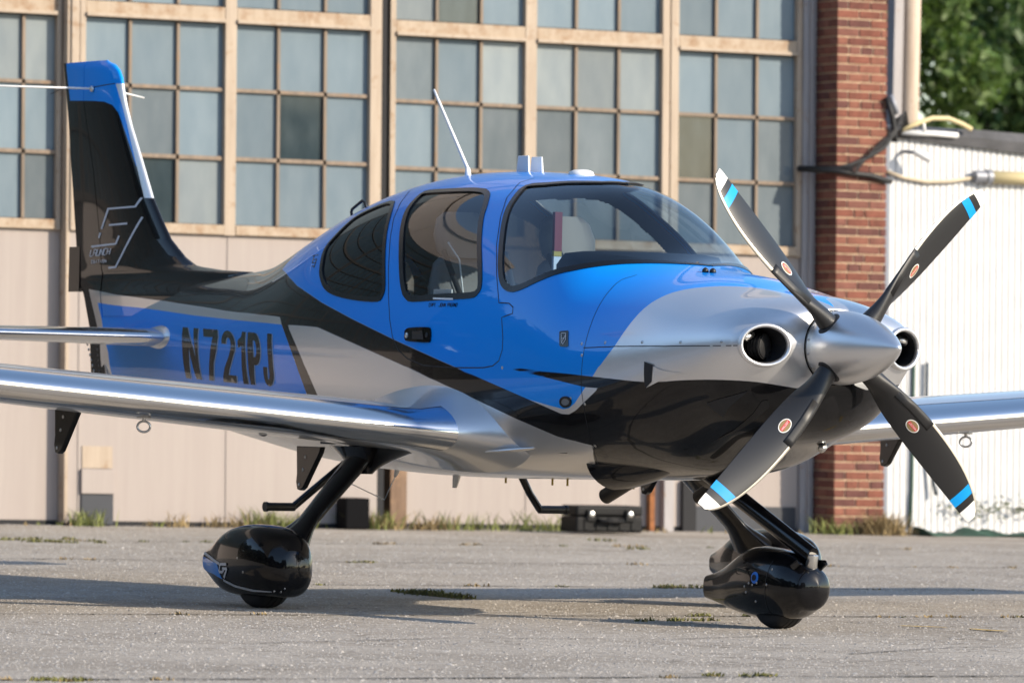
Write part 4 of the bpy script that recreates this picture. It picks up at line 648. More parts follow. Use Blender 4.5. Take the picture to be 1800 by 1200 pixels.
# ---------------------------------------------------------------- wheels, fairings, legs
def loft_ell(st, n=36):
    """st rows: x, half width, z low, z high, exponent"""
    A_ = np.array(st); sp = [Spline(A_[:, 0], A_[:, k]) for k in range(1, 5)]; x0, x1 = A_[0, 0], A_[-1, 0]; xs_ = x0+(x1-x0)*(.5-.5*np.cos(np.linspace(0, math.pi, 46))); R = []
    for x in xs_:
        w_, a, b_, e = [float(q(x)) for q in sp]; w_ = max(w_, .004); b_ = max(b_, a+.006); ring = []
        for k in range(n):
            t = 2*math.pi*k/n; c, s_ = math.cos(t), math.sin(t)
            ring.append((x, w_*np.sign(c)*abs(c)**(2/e), (a+b_)/2+(b_-a)/2*np.sign(s_)*abs(s_)**(2/e)))
        R.append(ring)
    return R
PANT = [(-0.506, 0.04, 0.15, 0.245, 3.0), (-0.458, 0.054, 0.13, 0.262, 2.9), (-0.396, 0.074, 0.105, 0.286, 2.8), (-0.299, 0.106, 0.07, 0.33, 2.8), (-0.194, 0.132, 0.053, 0.362, 2.8), (-0.088, 0.145, 0.048, 0.378, 2.8), (0.02, 0.149, 0.047, 0.38, 2.8), (0.12, 0.145, 0.049, 0.369, 2.8), (0.195, 0.131, 0.055, 0.347, 2.7), (0.245, 0.11, 0.066, 0.315, 2.5), (0.278, 0.078, 0.092, 0.278, 2.3), (0.295, 0.042, 0.125, 0.245, 2.1), (0.302, 0.008, 0.17, 0.205, 2.0)]
NPANT = [(-.565, .028, .110, .212, 2.8), (-.46, .046, .092, .236, 2.6), (-.34, .076, .068, .284, 2.4), (-.20, .106, .046, .345, 2.2), (-.06, .128, .040, .356, 2.2), (.06, .130, .042, .345, 2.2), (.16, .120, .055, .318, 2.2), (.235, .094, .085, .282, 2.1), (.275, .055, .125, .245, 2.0), (.29, .006, .175, .205, 2.0)]
def tyre(c, r, wd, name='tyre'):
    b = MB(); b.lathe([(-wd/2, r*.55), (-wd/2, r*.80), (-wd*.42, r*.93), (-wd*.30, r*.985), (-wd*.22, r), (-wd*.20, r*.982), (-wd*.17, r*.982), (-wd*.15, r), (-wd*.04, r), (-wd*.025, r*.982), (wd*.025, r*.982), (wd*.04, r), (wd*.15, r), (wd*.17, r*.982), (wd*.20, r*.982), (wd*.22, r), (wd*.30, r*.985), (wd*.42, r*.93), (wd/2, r*.80), (wd/2, r*.55)], c, (0, 1, 0), 48)
    return b.build(name, M_rubber, PLANE, 40)
TY, MX = 1.412, .088
for s in (-1, 1):
    fr = [[(x+MX, y+s*TY, z) for x, y, z in r] for r in loft_ell(PANT)]
    pf = MB().loft(fr).build('wheel_fairing', M_black, PLANE, 50)
    tyre((MX, s*TY, .172), .172, .150)
    MB().lathe([(-.06, .085), (-.055, .09), (.055, .09), (.06, .085)], (MX, s*TY, .172), (0, 1, 0), 24).build('wheel_hub', M_alu, PLANE, 40)
    # stripes and emblem on the outboard side
    A_ = np.array(PANT); spw = [Spline(A_[:, 0], A_[:, k]) for k in range(1, 5)]
    def ps(x, z, e, s=s):
        w_, a, b_, ex = [float(q(x)) for q in spw]; q = min(.999, abs((z-(a+b_)/2)/((b_-a)/2))); return (x+MX, s*(TY+w_*(1-q**ex)**(1/ex)+e), z)
    def quad_strip(name, up, lo, mat, e, m=8):
        n = len(up); v = [ps(u_[0]+(l_[0]-u_[0])*j/m, u_[1]+(l_[1]-u_[1])*j/m, e) for j in range(m+1) for u_, l_ in zip(up, lo)]
        return mesh_ob(name, v, [(j*n+i, j*n+i+1, (j+1)*n+i+1, (j+1)*n+i) for j in range(m) for i in range(n-1)], mat, pf)
    L_ = np.linspace(0, 1, 9)
    def resample2(pts, n=10):
        P2 = np.array(pts); t_ = np.linspace(0, len(pts)-1, n); i_ = np.clip(t_.astype(int), 0, len(pts)-2); return [tuple(P2[k]+(P2[k+1]-P2[k])*(u-k)) for k, u in zip(i_, t_)]
    quad_strip('blue_flash', resample2([(-.503, .218), (-.313, .203), (-.211, .194)]), resample2([(-.503, .154), (-.275, .144), (-.159, .125)]), M_blue, .002)
    quad_strip('silver_stripe', resample2([(-.505, .241), (-.317, .224), (-.172, .200)]), resample2([(-.505, .229), (-.325, .211), (-.184, .188)]), M_grey, .003, 3)
    quad_strip('silver_stripe', resample2([(-.145, .126), (-.032, .102), (.116, .0875), (.225, .084)], 16), resample2([(-.146, .115), (-.045, .091), (.10, .0775), (.225, .0795)], 16), M_grey, .003, 3)
    em = MB()
    for (a, b_) in (((-.092, .195), (-.164, .193)), ((-.164, .194), (-.181, .158)), ((-.181, .158), (-.139, .157)), ((-.139, .157), (-.118, .171)), ((-.137, .173), (-.086, .175)), ((-.086, .176), (-.129, .132))):
        a, b_ = np.array(a), np.array(b_); d = (b_-a)/np.linalg.norm(b_-a); nn = np.array([-d[1], d[0]])*.006
        em.add([ps(*(a-nn), .0045), ps(*(b_-nn), .0045), ps(*(b_+nn), .0045), ps(*(a+nn), .0045)], [(0, 1, 2, 3)])
    em.build('wheel_emblem', M_grey, pf, False)
    for x, z in ((.009, .227), (.062, .165), (.235, .085), (.252, .083), (.27, .098)): stud('screw', ps(x, z, -.001), (0, s, 0), .006, .003, M_screw, pf, 8)
    # leg: tapered blade from the wing root down to the fairing
    A0 = np.array([.03, s*.875, .70]); A1 = np.array([.085, s*1.25, .33]); R = []
    for u in np.linspace(-.08, 1.08, 14):
        c = A0+(A1-A0)*u; d = (A1-A0)/np.linalg.norm(A1-A0); nn = np.cross(d, [1, 0, 0]); fl = .05*max(0, (u-.85)/.15)+.03*max(0, (.12-u)/.2)
        hw, ht = .104-.026*u+fl, .034-.006*u+fl*.45
        R.append([c+np.array([1, 0, 0])*hw*math.cos(a)+nn*ht*math.sin(a) for a in np.linspace(0, 2*math.pi, 25)[:-1]])
    lg = MB().loft(R).build('main_gear_leg', M_black, PLANE, 50)
    # wide fairing where the leg meets the wing
    R = []
    for u in np.linspace(0, 1, 9):
        k = (1-u)**1.8; c = np.array([.03+.02*k, s*(.80+.02*u), .742-.125*u]); c[1] += s*.075*u
        R.append([c+np.array([(.105+.27*k)*math.cos(a), (.05+.10*k)*math.sin(a), 0]) for a in np.linspace(0, 2*math.pi, 29)[:-1]])
    MB().loft(R).build('leg_root_fairing', M_black, lg, 50)
# nose wheel
NX = 2.183
fr = [[(x+NX, y, z) for x, y, z in r] for r in loft_ell(NPANT)]
pf = MB().loft(fr).build('nose_wheel_fairing', M_black, PLANE, 50)
tyre((NX, 0, .152), .152, .132)
NA = np.array(NPANT); spn = [Spline(NA[:, 0], NA[:, k]) for k in range(1, 5)]
def pn(x, z, e):
    w_, a, b_, ex = [float(q(x)) for q in spn]; q = min(.999, abs((z-(a+b_)/2)/((b_-a)/2))); return np.array((x+NX, -(w_*(1-q**ex)**(1/ex)+e), z))
for x, z in ((-.06, .196), (-.10, .180), (-.03, .190), (-.09, .155), (.005, .200), (.08, .195), (-.02, .118), (.10, .262)): stud('screw', pn(x, z, -.001), (0, -1, 0), .0058, .003, M_screw, pf, 8)
stud('blue_axle_ring', pn(-.012, .222, -.002), (0.05, -1, .1), .026, .005, simple('axle_blue', (.01, .16, .62), .35), pf, 24)
MB().lathe([(0, .0135), (.004, .0135), (.004, .006), (.001, .004)], pn(-.012, .222, .003), (0.05, -1, .1), 20).build('axle_cap', M_seam, pf, 40)
pl = [pn(.045+.035*math.sin((z-.06)*6), z, .0015) for z in np.linspace(.055, .30, 22)]; pr = [p+np.array([.0032, 0, 0]) for p in pl]
mesh_ob('fairing_seam', pl+pr, [(i, i+1, 23+i, 22+i) for i in range(21)], M_seam, pf)
A0, A1 = np.array([1.62, 0, .655]), np.array([2.425, 0, .325]); R = []
for u in np.linspace(-.1, 1, 12):
    c = A0+(A1-A0)*u; d = (A1-A0)/np.linalg.norm(A1-A0); nn = np.cross(d, [0, 1, 0]); R.append([c+np.array([0, 1, 0])*.030*math.cos(a)+nn*.040*math.sin(a) for a in np.linspace(0, 2*math.pi, 21)[:-1]])
lg = MB().loft(R).build('nose_gear_leg', M_black, PLANE, 50)
MB().lathe([(-.05, .022), (-.045, .026), (.025, .026), (.03, .02)], (2.42, 0, .305), (.15, 0, 1), 20).build('nose_pivot', M_alu, lg, 40)
for s in (-1, 1): bevel(MB().loft([[(2.44, s*.055, .29), (2.44, s*.075, .29), (2.42, s*.075, .312), (2.38, s*.055, .312)], [(2.17, s*.062, .13), (2.17, s*.08, .13), (2.15, s*.08, .19), (2.15, s*.062, .19)]]).build('nose_fork', M_black, lg, False), .006)
# ---------------------------------------------------------------- exhaust tunnels, pipes, steps, antennas
for s in (-1, 1):
    R = []
    for u in np.linspace(0, 1, 22):
        x = 1.245+.56*u; k = math.sqrt(max(0, 1-u**1.7)); zc = .70+.09*u
        R.append([(x-.045*(1-u)*math.sin(a), s*(.275-.05*u+.150*k*math.cos(a)), zc+(.122*k+.02*u)*math.sin(a)) for a in np.linspace(0, 2*math.pi, 33)[:-1]])
    tn = MB().loft(R, caps=False).build('exhaust_tunnel', M_black, PLANE)
    b = MB(); b.loft([[(1.29, s*.275+.135*math.cos(a), .70+.10*math.sin(a)) for a in np.linspace(0, 2*math.pi, 25)[:-1]], [(1.31, s*.275+.12*math.cos(a), .70+.09*math.sin(a)) for a in np.linspace(0, 2*math.pi, 25)[:-1]]]); b.build('tunnel_inside', M_seam, tn)
    b = MB(); d0, d1 = np.array([1.42, s*.245, .655]), np.array([1.15, s*.255, .549]); b.tube([d0, d1, d0+(d1-d0)*.9], [.036, .036, .030], 20); b.build('exhaust_pipe', simple('exhaust_steel', (.05, .045, .04), .4, .8), PLANE, 40)
    # boarding step
    b = MB(); b.tube([(-.78, s*.47, .665), (-.87, s*.61, .52), (-.905, s*.690, .443), (-.905, s*.72, .436)], .0185, 12); stp = b.build('boarding_step', M_black, PLANE)
    b = MB(); b.tube([(-.905, s*.69, .438), (-.905, s*.845, .438)], .020, 12); b.lathe([(-.006, .024), (.008, .024)], (-.905, s*.845, .438), (0, s, 0), 14); b.build('step_tread', M_matblack, stp, 40)
    # vortex strake in front of the wing root
    b = MB(); b.loft([[(.985, s*.530, .764), (.98, s*.535, .760), (.985, s*.525, .756)], [(.86, s*.600, .752), (.86, s*.602, .746), (.86, s*.545, .738)], [(.74, s*.645, .742), (.74, s*.646, .734), (.74, s*.52, .722)]]); b.build('root_strake', M_silver, PLANE, False)
b = MB(); b.tube([(-.515, 0, 2.02), (-.520, 0, 2.075)], [.018, .011], 12); b.tube([(-.520, 0, 2.07), (-.80, 0, 2.40), (-.847, 0, 2.457)], [.0085, .007, .006], 10); b.build('whip_antenna', M_white, PLANE)
for x, z, y in ((.028, 2.046, -.03), (.020, 2.044, .05)):
    b = MB(); b.loft([[(x-.055, y-.006, z-.01), (x+.055, y-.006, z-.01), (x+.055, y+.006, z-.01), (x-.055, y+.006, z-.01)], [(x-.045, y-.004, z+.073), (x+.045, y-.004, z+.073), (x+.045, y+.004, z+.073), (x-.045, y+.004, z+.073)]])
    bevel(b.build('blade_antenna', M_white, PLANE, False), .004)
b = MB(); b.lathe([(-.02, .062), (.004, .062), (.018, .056), (.026, .035), (.028, .01)], (.485, 0, 2.018), (-.02, 0, 1), 24); b.build('gps_antenna', M_white, PLANE, 50)
MB().tube([(-1.20, -.145, 1.865), (-1.225, -.15, 1.915), (-1.25, -.15, 1.922), (-1.345, -.15, 1.882), (-1.36, -.145, 1.868), (-1.352, -.14, 1.815)], .0075, 8).build('grab_loop', M_matblack, PLANE)
bevel(MB().loft([[(-.585, -.006, .62), (-.515, -.006, .62), (-.515, .006, .62), (-.585, .006, .62)], [(-.59, -.004, .545), (-.555, -.004, .545), (-.555, .004, .545), (-.59, .004, .545)]]).build('belly_antenna', M_white, PLANE, False), .003)
MB().tube([(-1.10, 0, .635), (-1.12, 0, .60), (-1.13, 0, .585)], [.014, .010, .006], 10).build('wire_antenna_base', M_white, PLANE)
MB().tube([(-1.125, 0, .59), (-1.225, 0, .470), (-1.62, 0, .555)], .0026, 6).build('wire_antenna', M_alu, PLANE)
for x in (-.08, .33, .46, .93, 1.02): MB().tube([(x, -.02, .612), (x, -.02, .580)], .0055, 6).build('drain_tube', M_yellow, PLANE)
for a, b_ in NOZZLE_XT: MB().lathe([(-.004, .016), (.012, .014), (.020, .004)], fus(a, b_), fus_n(a, b_), 12).build('spray_nozzle', M_matblack, PLANE)
MB().tube([(2.26, .16, .80), (2.23, .17, .79)], .018, 10).build('cowl_latch', M_alu, PLANE)
# ---------------------------------------------------------------- cabin inside
IX = (XI > -1.55) & (XI < 1.72)
sel = ~(qmin(S_hole) > -.004) & (qmin(np.where(IX, 1., -1.)) > 0)
Vi, Vj = Vs-Ns*.022, (Vs-Ns*.022)*[1, -1, 1]; qq = Q[sel]
mp = np.concatenate([qq, qq[:, ::-1]+NV]); u, inv = np.unique(mp, return_inverse=True)
quads_ob('cabin_lining', np.concatenate([Vi, Vj])[u], inv.reshape(-1, 4), M_lining, PLANE, -np.concatenate([Ns, Np_])[u])
MB().box((-1.0, -.50, .74), (1.2, .50, .78)).build('cabin_floor', M_dash, PLANE, False)
MB().loft([[(-1.52, y, z) for y, z in ((-.40, .80), (.40, .80), (.26, 1.62), (-.26, 1.62))], [(-1.47, y, z) for y, z in ((-.40, .80), (.40, .80), (.26, 1.62), (-.26, 1.62))]]).build('rear_bulkhead', M_lining, PLANE, False)
# glareshield and instrument panel
R = []
for x, w_, z1 in ((.95, .42, 1.64), (.99, .43, 1.655), (1.12, .38, 1.655), (1.26, .27, 1.645), (1.36, .19, 1.625), (1.44, .10, 1.60)):
    R.append([(x, -w_, 1.36), (x, -w_, z1-.05), (x, -w_*.93, z1-.012), (x, -w_*.7, z1), (x, 0, z1+.003), (x, w_*.7, z1), (x, w_*.93, z1-.012), (x, w_, z1-.05), (x, w_, 1.36)])
MB().loft(R, closed=True).build('glareshield', M_dash, PLANE, 50)
MB().box((.96, -.50, .85), (1.02, .50, 1.50)).build('instrument_panel', M_dash, PLANE, False)
for y in (-.26, .26): MB().box((.950, y-.16, 1.28), (.958, y+.16, 1.48)).build('panel_screen', simple('screen_glass', (.01, .012, .016), .08), PLANE, False)
def seat(x, y, mat, dz=0.):
    st = [(x-.02, .20), (x+.02, .215), (x+.05, .21)]
    R = []
    for u, hw, dp_ in ((0, .21, .10), (.12, .235, .12), (.4, .245, .12), (.7, .225, .11), (.88, .17, .09), (.93, .13, .07)):
        cx, cz = x-.26*u, 1.02+.66*u+dz*u; R.append([(cx+dp_*(.5*np.sign(math.cos(a))*abs(math.cos(a))**.6), y+hw*np.sign(math.sin(a))*abs(math.sin(a))**.7, cz) for a in np.linspace(0, 2*math.pi, 25)[:-1]])
    sb = MB().loft(R).build('seat_backrest', mat, PLANE, 60)
    R = []
    for u, hw in ((0, .11), (.15, .14), (.5, .15), (.85, .125), (1, .08)):
        cx, cz = x-.235-.05*u, 1.63+.215*u+dz; R.append([(cx+.05*np.sign(math.cos(a))*abs(math.cos(a))**.6, y+hw*np.sign(math.sin(a))*abs(math.sin(a))**.7, cz) for a in np.linspace(0, 2*math.pi, 21)[:-1]])
    MB().loft(R).build('headrest', mat, sb, 60)
    bevel(MB().loft([[(x-.05, y-.24, .98), (x+.45, y-.24, 1.03), (x+.45, y+.24, 1.03), (x-.05, y+.24, .98)], [(x-.05, y-.24, 1.10), (x+.45, y-.24, 1.15), (x+.45, y+.24, 1.15), (x-.05, y+.24, 1.10)]]).build('seat_cushion', mat, PLANE, False), .03, 3)
    MB().box((x-.02, y-.18, .76), (x+.36, y+.18, .99)).build('seat_base', M_dash, PLANE, False)
    b = MB(); b.tube([(x-.15, y-.17, 1.66+dz), (x-.02, y-.15, 1.45), (x+.1, y-.2, 1.2)], .014, 6); b.tube([(x-.15, y+.17, 1.66+dz), (x-.02, y+.15, 1.45), (x+.1, y+.2, 1.2)], .014, 6); b.build('seat_belt', M_dash, sb)
    b = MB(); b.tube([(x-.175, y-.13, 1.70+dz), (x-.12, y-.10, 1.62+dz), (x-.065, y-.10, 1.40+dz*.6), (x+.02, y-.12, 1.13)], .004, 6); b.build('seat_piping', M_white, sb)
seat(.18, -.29, M_leather); seat(.18, .29, M_leather); seat(-.60, -.24, M_leather, -.20); seat(-.60, .24, M_leather, -.20)
MB().box((.62, -.235, 1.66), (.64, -.195, 1.84)).build('warning_strap', M_red, PLANE, False)
MB().box((.622, -.236, 1.635), (.638, -.194, 1.662)).build('strap_label', M_yellow, PLANE, False)
MB().box((.622, -.236, 1.56), (.638, -.194, 1.637)).build('strap_card', M_grey, PLANE, False)
MB().box((.20, -.612, 1.425), (.36, -.606, 1.475)).build('window_card', M_white, PLANE, False)
# ================================================================ THE PLACE
TH = math.radians(84.5); WE = np.array([math.cos(TH), math.sin(TH), 0]); WN = np.array([math.sin(TH), -math.cos(TH), 0]); WA = np.array([-13.0, 8.4, 0])
LEAN = -.017
def HW(u, d, z): return tuple(WA+WE*(u+LEAN*z)+WN*d+np.array([0, 0, z]))
def hbox(name, u0, u1, d0, d1, z0, z1, mat, parent=None, bev=0):
    o = MB().box((u0, d0, z0), (u1, d1, z1), HW).build(name, mat, parent, False); fixn(o)
    return bevel(o, bev) if bev else o
def fixn(o):
    bm = bmesh.new(); bm.from_mesh(o.data); bmesh.ops.recalc_face_normals(bm, faces=bm.faces); bm.to_mesh(o.data); bm.free(); return o
# ---- ground
def ground_mat():
    m, t, b = new_mat('concrete_apron'); N, L = t.nodes, t.links; tc = N.new('ShaderNodeTexCoord'); P_ = tc.outputs['Object']
    def noise(s, d=6, r=.6): n = N.new('ShaderNodeTexNoise'); n.inputs['Scale'].default_value = s; n.inputs['Detail'].default_value = d; n.inputs['Roughness'].default_value = r; L.new(P_, n.inputs['Vector']); return n.outputs[0]
    def ramp(f, p0, c0, p1, c1): r = N.new('ShaderNodeValToRGB'); r.color_ramp.elements[0].position = p0; r.color_ramp.elements[0].color = (*c0, 1); r.color_ramp.elements[1].position = p1; r.color_ramp.elements[1].color = (*c1, 1); L.new(f, r.inputs[0]); return r.outputs[0]
    def mul(a, b_, f=1.): x = N.new('ShaderNodeMix'); x.data_type = 'RGBA'; x.blend_type = 'MULTIPLY'; x.inputs[0].default_value = f; L.new(a, x.inputs[6]); L.new(b_, x.inputs[7]); return x.outputs[2]
    base = ramp(noise(.35, 8), .3, (.385, .345, .30), .72, (.50, .455, .405))
    agg = ramp(noise(55, 3, .8), .35, (.62, .61, .60), .68, (1.22, 1.2, 1.16)); fine = ramp(noise(210, 2, .7), .3, (.7, .7, .7), .7, (1.2, 1.2, 1.2))
    mid = ramp(noise(13, 4, .75), .36, (.80, .79, .77), .66, (1.12, 1.12, 1.11)); stain = ramp(noise(.9, 7, .7), .36, (.62, .60, .57), .55, (1, 1, 1))
    wv = N.new('ShaderNodeTexVoronoi'); wv.feature = 'DISTANCE_TO_EDGE'; wv.inputs['Scale'].default_value = .42
    ds = N.new('ShaderNodeVectorMath'); ds.operation = 'ADD'; n2 = N.new('ShaderNodeTexNoise'); n2.inputs['Scale'].default_value = 1.8; n2.inputs['Detail'].default_value = 5; L.new(P_, n2.inputs['Vector']); L.new(n2.outputs['Color'], ds.inputs[1]); L.new(P_, ds.inputs[0]); L.new(ds.outputs[0], wv.inputs['Vector'])
    crk = ramp(wv.outputs['Distance'], .002, (.35, .34, .31), .006, (1, 1, 1))
    L.new(mul(mul(mul(mul(mul(base, mid, .9), agg, .9), fine, .6), stain, .7), crk, .55), b.inputs['Base Color']); b.inputs['Roughness'].default_value = .9; b.inputs['Specular IOR Level'].default_value = .25
    bp = N.new('ShaderNodeBump'); bp.inputs['Strength'].default_value = .45; bp.inputs['Distance'].default_value = .012; L.new(noise(75, 4, .8), bp.inputs['Height']); L.new(bp.outputs[0], b.inputs['Normal']); return m
nn_ = 2
gv = [(-400, -400, 0), (400, -400, 0), (400, 400, 0), (-400, 400, 0)]
tag(mesh_ob('apron', gv, [(0, 1, 2, 3)], ground_mat()), kind='structure')
def grit():
    g = np.random.default_rng(11); n = 140000; u = g.random(n); dd = 11.5+30.5*u**.85; lat = (g.random(n)-.5)*(dd*.178+.3); fx = np.array([_f[0], _f[1]]); fx = fx/np.linalg.norm(fx); rx = np.array([fx[1], -fx[0]])
    c = CAM[:2]+dd[:, None]*fx+lat[:, None]*rx; s = g.gamma(3.0, .0011, n)+.0016; h = s*g.uniform(.35, .75, n); a = g.uniform(0, 6.28, n)
    V = np.zeros((n, 5, 3))
    for k in range(4): V[:, k, 0] = c[:, 0]+s*np.cos(a+k*1.571)*g.uniform(.7, 1.3, n); V[:, k, 1] = c[:, 1]+s*np.sin(a+k*1.571)*g.uniform(.7, 1.3, n)
    V[:, 4, :2] = c+g.normal(0, .25, (n, 2))*s[:, None]; V[:, 4, 2] = h; V[:, :4, 2] = -.001
    b5 = np.arange(n)*5; F = np.stack([np.stack([b5+k, b5+(k+1) % 4, b5+4, b5+4], -1) for k in range(4)], 1).reshape(-1, 4)
    me = bpy.data.meshes.new('apron_grit'); me.vertices.add(n*5); me.vertices.foreach_set('co', V.astype(np.float32).ravel()); T3 = F[:, :3]; m = len(T3)
    me.loops.add(m*3); me.loops.foreach_set('vertex_index', T3.astype(np.int32).ravel()); me.polygons.add(m); me.polygons.foreach_set('loop_start', np.arange(m, dtype=np.int32)*3); me.update(calc_edges=True)
    at = me.attributes.new('tint', 'FLOAT', 'POINT'); at.data.foreach_set('value', np.repeat(np.clip(g.normal(.5, .24, n), 0, 1), 5).astype(np.float32))
    mt, t, b = new_mat('exposed_aggregate'); A_ = t.nodes.new('ShaderNodeAttribute'); A_.attribute_name = 'tint'; r = t.nodes.new('ShaderNodeValToRGB'); r.color_ramp.elements[0].color = (.25, .23, .205, 1); r.color_ramp.elements[1].color = (.50, .465, .42, 1); t.links.new(A_.outputs['Fac'], r.inputs[0]); t.links.new(r.outputs[0], b.inputs['Base Color']); b.inputs['Roughness'].default_value = .85
    me.materials.append(mt); o = bpy.data.objects.new('apron_grit', me); COL.objects.link(o); return tag(o, kind='stuff')
grit()
M_joint = simple('joint_filler', (.060, .055, .045), .95)
def wobble_strip(name, pts, w_, mat, z=.004):
    P_ = []
    for (x0, y0), (x1, y1) in zip(pts, pts[1:]):
        n = max(2, int(math.hypot(x1-x0, y1-y0)/.12))
        for k in range(n): P_.append((x0+(x1-x0)*k/n+random.gauss(0, .006), y0+(y1-y0)*k/n+random.gauss(0, .006)))
    v, f = [], []
    for i, (x, y) in enumerate(P_):
        a, b = P_[max(i-1, 0)], P_[min(i+1, len(P_)-1)]; d = np.array([b[0]-a[0], b[1]-a[1]]); d /= np.linalg.norm(d)+1e-9; h = w_*random.uniform(.35, 1.2)/2
        v += [(x-d[1]*h, y+d[0]*h, z), (x+d[1]*h, y-d[0]*h, z)]
    return tag(mesh_ob(name, v, [(2*i, 2*i+1, 2*i+3, 2*i+2) for i in range(len(P_)-1)], mat), kind='structure')
JO = [[(.60, -6), (.735, -3.09), (.936, -.6), (1.15, 2.2), (1.6, 8)], [(-2.75, -.5), (-2.4, 2.18), (-2.05, 4.52), (-1.6, 9)], [(5.75, -6.5), (5.95, -2.5), (6.2, 1.5)], [(-6.4, -.2), (-6.05, 2.8), (-5.5, 8)], [(-10.2, 0), (-9.6, 4), (-9.1, 9)]]
for j in JO: wobble_strip('apron_joint', j, .040, M_joint)
for j in ([(3.4, -3.4), (3.0, -2.2), (3.15, -1.2), (2.8, -.2)], [(8.2, -6.2), (7.6, -4.6), (7.9, -3.5)], [(4.4, -1.2), (3.9, -.3), (4.0, .7)]): wobble_strip('apron_crack', j, .016, M_joint)
M_ypaint = simple('worn_yellow_paint', (.50, .32, .05), .85, vary=.5, vscale=25)
for p in ([(2.03, .76), (2.16, .86), (2.23, .93)], [(2.33, .925), (2.50, .935), (2.61, .945)]): wobble_strip('yellow_marking', p, .055, M_ypaint, .005)
# ---- grass in the joints and along the walls
M_grass = simple('dry_green_grass', (.125, .125, .035), .8, vary=.45, vscale=4); M_dry = simple('dry_straw', (.26, .19, .09), .85, vary=.3, vscale=6); M_weed = simple('weed_leaf', (.17, .19, .05), .75, vary=.4, vscale=5)
def blades(name, spots, mat, hmin, hmax, spread, n):
    v, f = [], []
    for x, y, k in spots:
        for _ in range(int(n*k)):
            bx, by = x+random.gauss(0, spread*k), y+random.gauss(0, spread*k*1.2); h = random.uniform(hmin, hmax)*k; a = random.uniform(0, 6.28); w_ = .0035+.004*random.random(); lx, ly = random.gauss(0, .55)*h, random.gauss(0, .55)*h
            b = len(v); v += [(bx-w_*math.cos(a), by-w_*math.sin(a), 0), (bx+w_*math.cos(a), by+w_*math.sin(a), 0), (bx+lx*.5+w_*.6*math.cos(a), by+ly*.5+w_*.6*math.sin(a), h*.65), (bx+lx*.5-w_*.6*math.cos(a), by+ly*.5-w_*.6*math.sin(a), h*.65), (bx+lx, by+ly, h)]
            f += [(b, b+1, b+2, b+3), (b+3, b+2, b+4)]
    return tag(mesh_ob(name, v, f, mat, None, False), kind='stuff')
def along(j, k0, k1, cnt, sd_=.02):
    o = []
    for _ in range(cnt):
        i = random.randrange(len(j)-1); u = random.random(); o.append((j[i][0]+(j[i+1][0]-j[i][0])*u+random.gauss(0, sd_), j[i][1]+(j[i+1][1]-j[i][1])*u+random.gauss(0, sd_), random.uniform(k0, k1)))
    return o
sp = [(-1.54+.6*i/14, .36-.06*i/14, random.uniform(.7, 1.2)) for i in range(15)]+[(-1.75+.05*i, .4, .6) for i in range(4)]
sp += [(1.46+random.gauss(0, .03), -.05+random.gauss(0, .12), .6) for _ in range(6)]+[(-6.05+random.gauss(0, .05), 2.8+random.gauss(0, .12), .5) for _ in range(4)]+[(-2.34+random.gauss(0, .04), 2.43+random.gauss(0, .08), .8) for _ in range(6)]
sp += [(5.82+random.gauss(0, .04), -5.26+random.gauss(0, .2), .55) for _ in range(6)]+[(5.85+random.gauss(0, .04), -2.80+random.gauss(0, .22), .5) for _ in range(6)]+[(-9.6+random.gauss(0, .2), 2.6+random.gauss(0, .25), .8) for _ in range(10)]
sp += [(-10.6, 7.3, .8), (-10.6, 7.4, .7), (-8.8, 6.5, .8), (-8.8, 6.4, .6)]
blades('joint_grass', sp+along(JO[0], .3, .6, 9)+along(JO[1], .3, .5, 6)+along(JO[4], .4, .7, 9), M_grass, .012, .035, .028, 34)
blades('joint_straw', along(JO[0], .4, .8, 12)+along(JO[1], .4, .7, 7)+along(JO[2], .4, .7, 6)+along(JO[3], .4, .7, 8)+along(JO[4], .5, .8, 10)+[(x, y, k*.7) for x, y, k in sp[::2]], M_dry, .010, .032, .035, 26)
def wall_spots(us, d0, k0, k1): return [(*HW(u, d0+abs(random.gauss(0, .06)), 0)[:2], random.uniform(k0, k1)) for u in us]
blades('wall_grass', wall_spots([random.uniform(-6, 2.3) for _ in range(12)], .05, .3, .6)+wall_spots([random.gauss(-2.15, .12) for _ in range(10)]+[random.gauss(-3.67, .04) for _ in range(5)]+[random.gauss(-1.45, .08) for _ in range(8)]+[random.gauss(-.5, .3) for _ in range(14)]+[random.gauss(.35, .15) for _ in range(8)]+[random.gauss(2.4, .06) for _ in range(8)], .08, .8, 1.4), M_weed, .04, .13, .045, 16)
blades('wall_straw', wall_spots([random.uniform(-6, 2.4) for _ in range(26)], .06, .25, .5)+wall_spots([random.gauss(2.72, .10) for _ in range(34)], .12, .9, 1.5)+wall_spots([random.gauss(-1.15, .12) for _ in range(14)]+[random.gauss(-2.7, .2) for _ in range(6)], .1, .6, 1.1), M_dry, .04, .15, .045, 18)
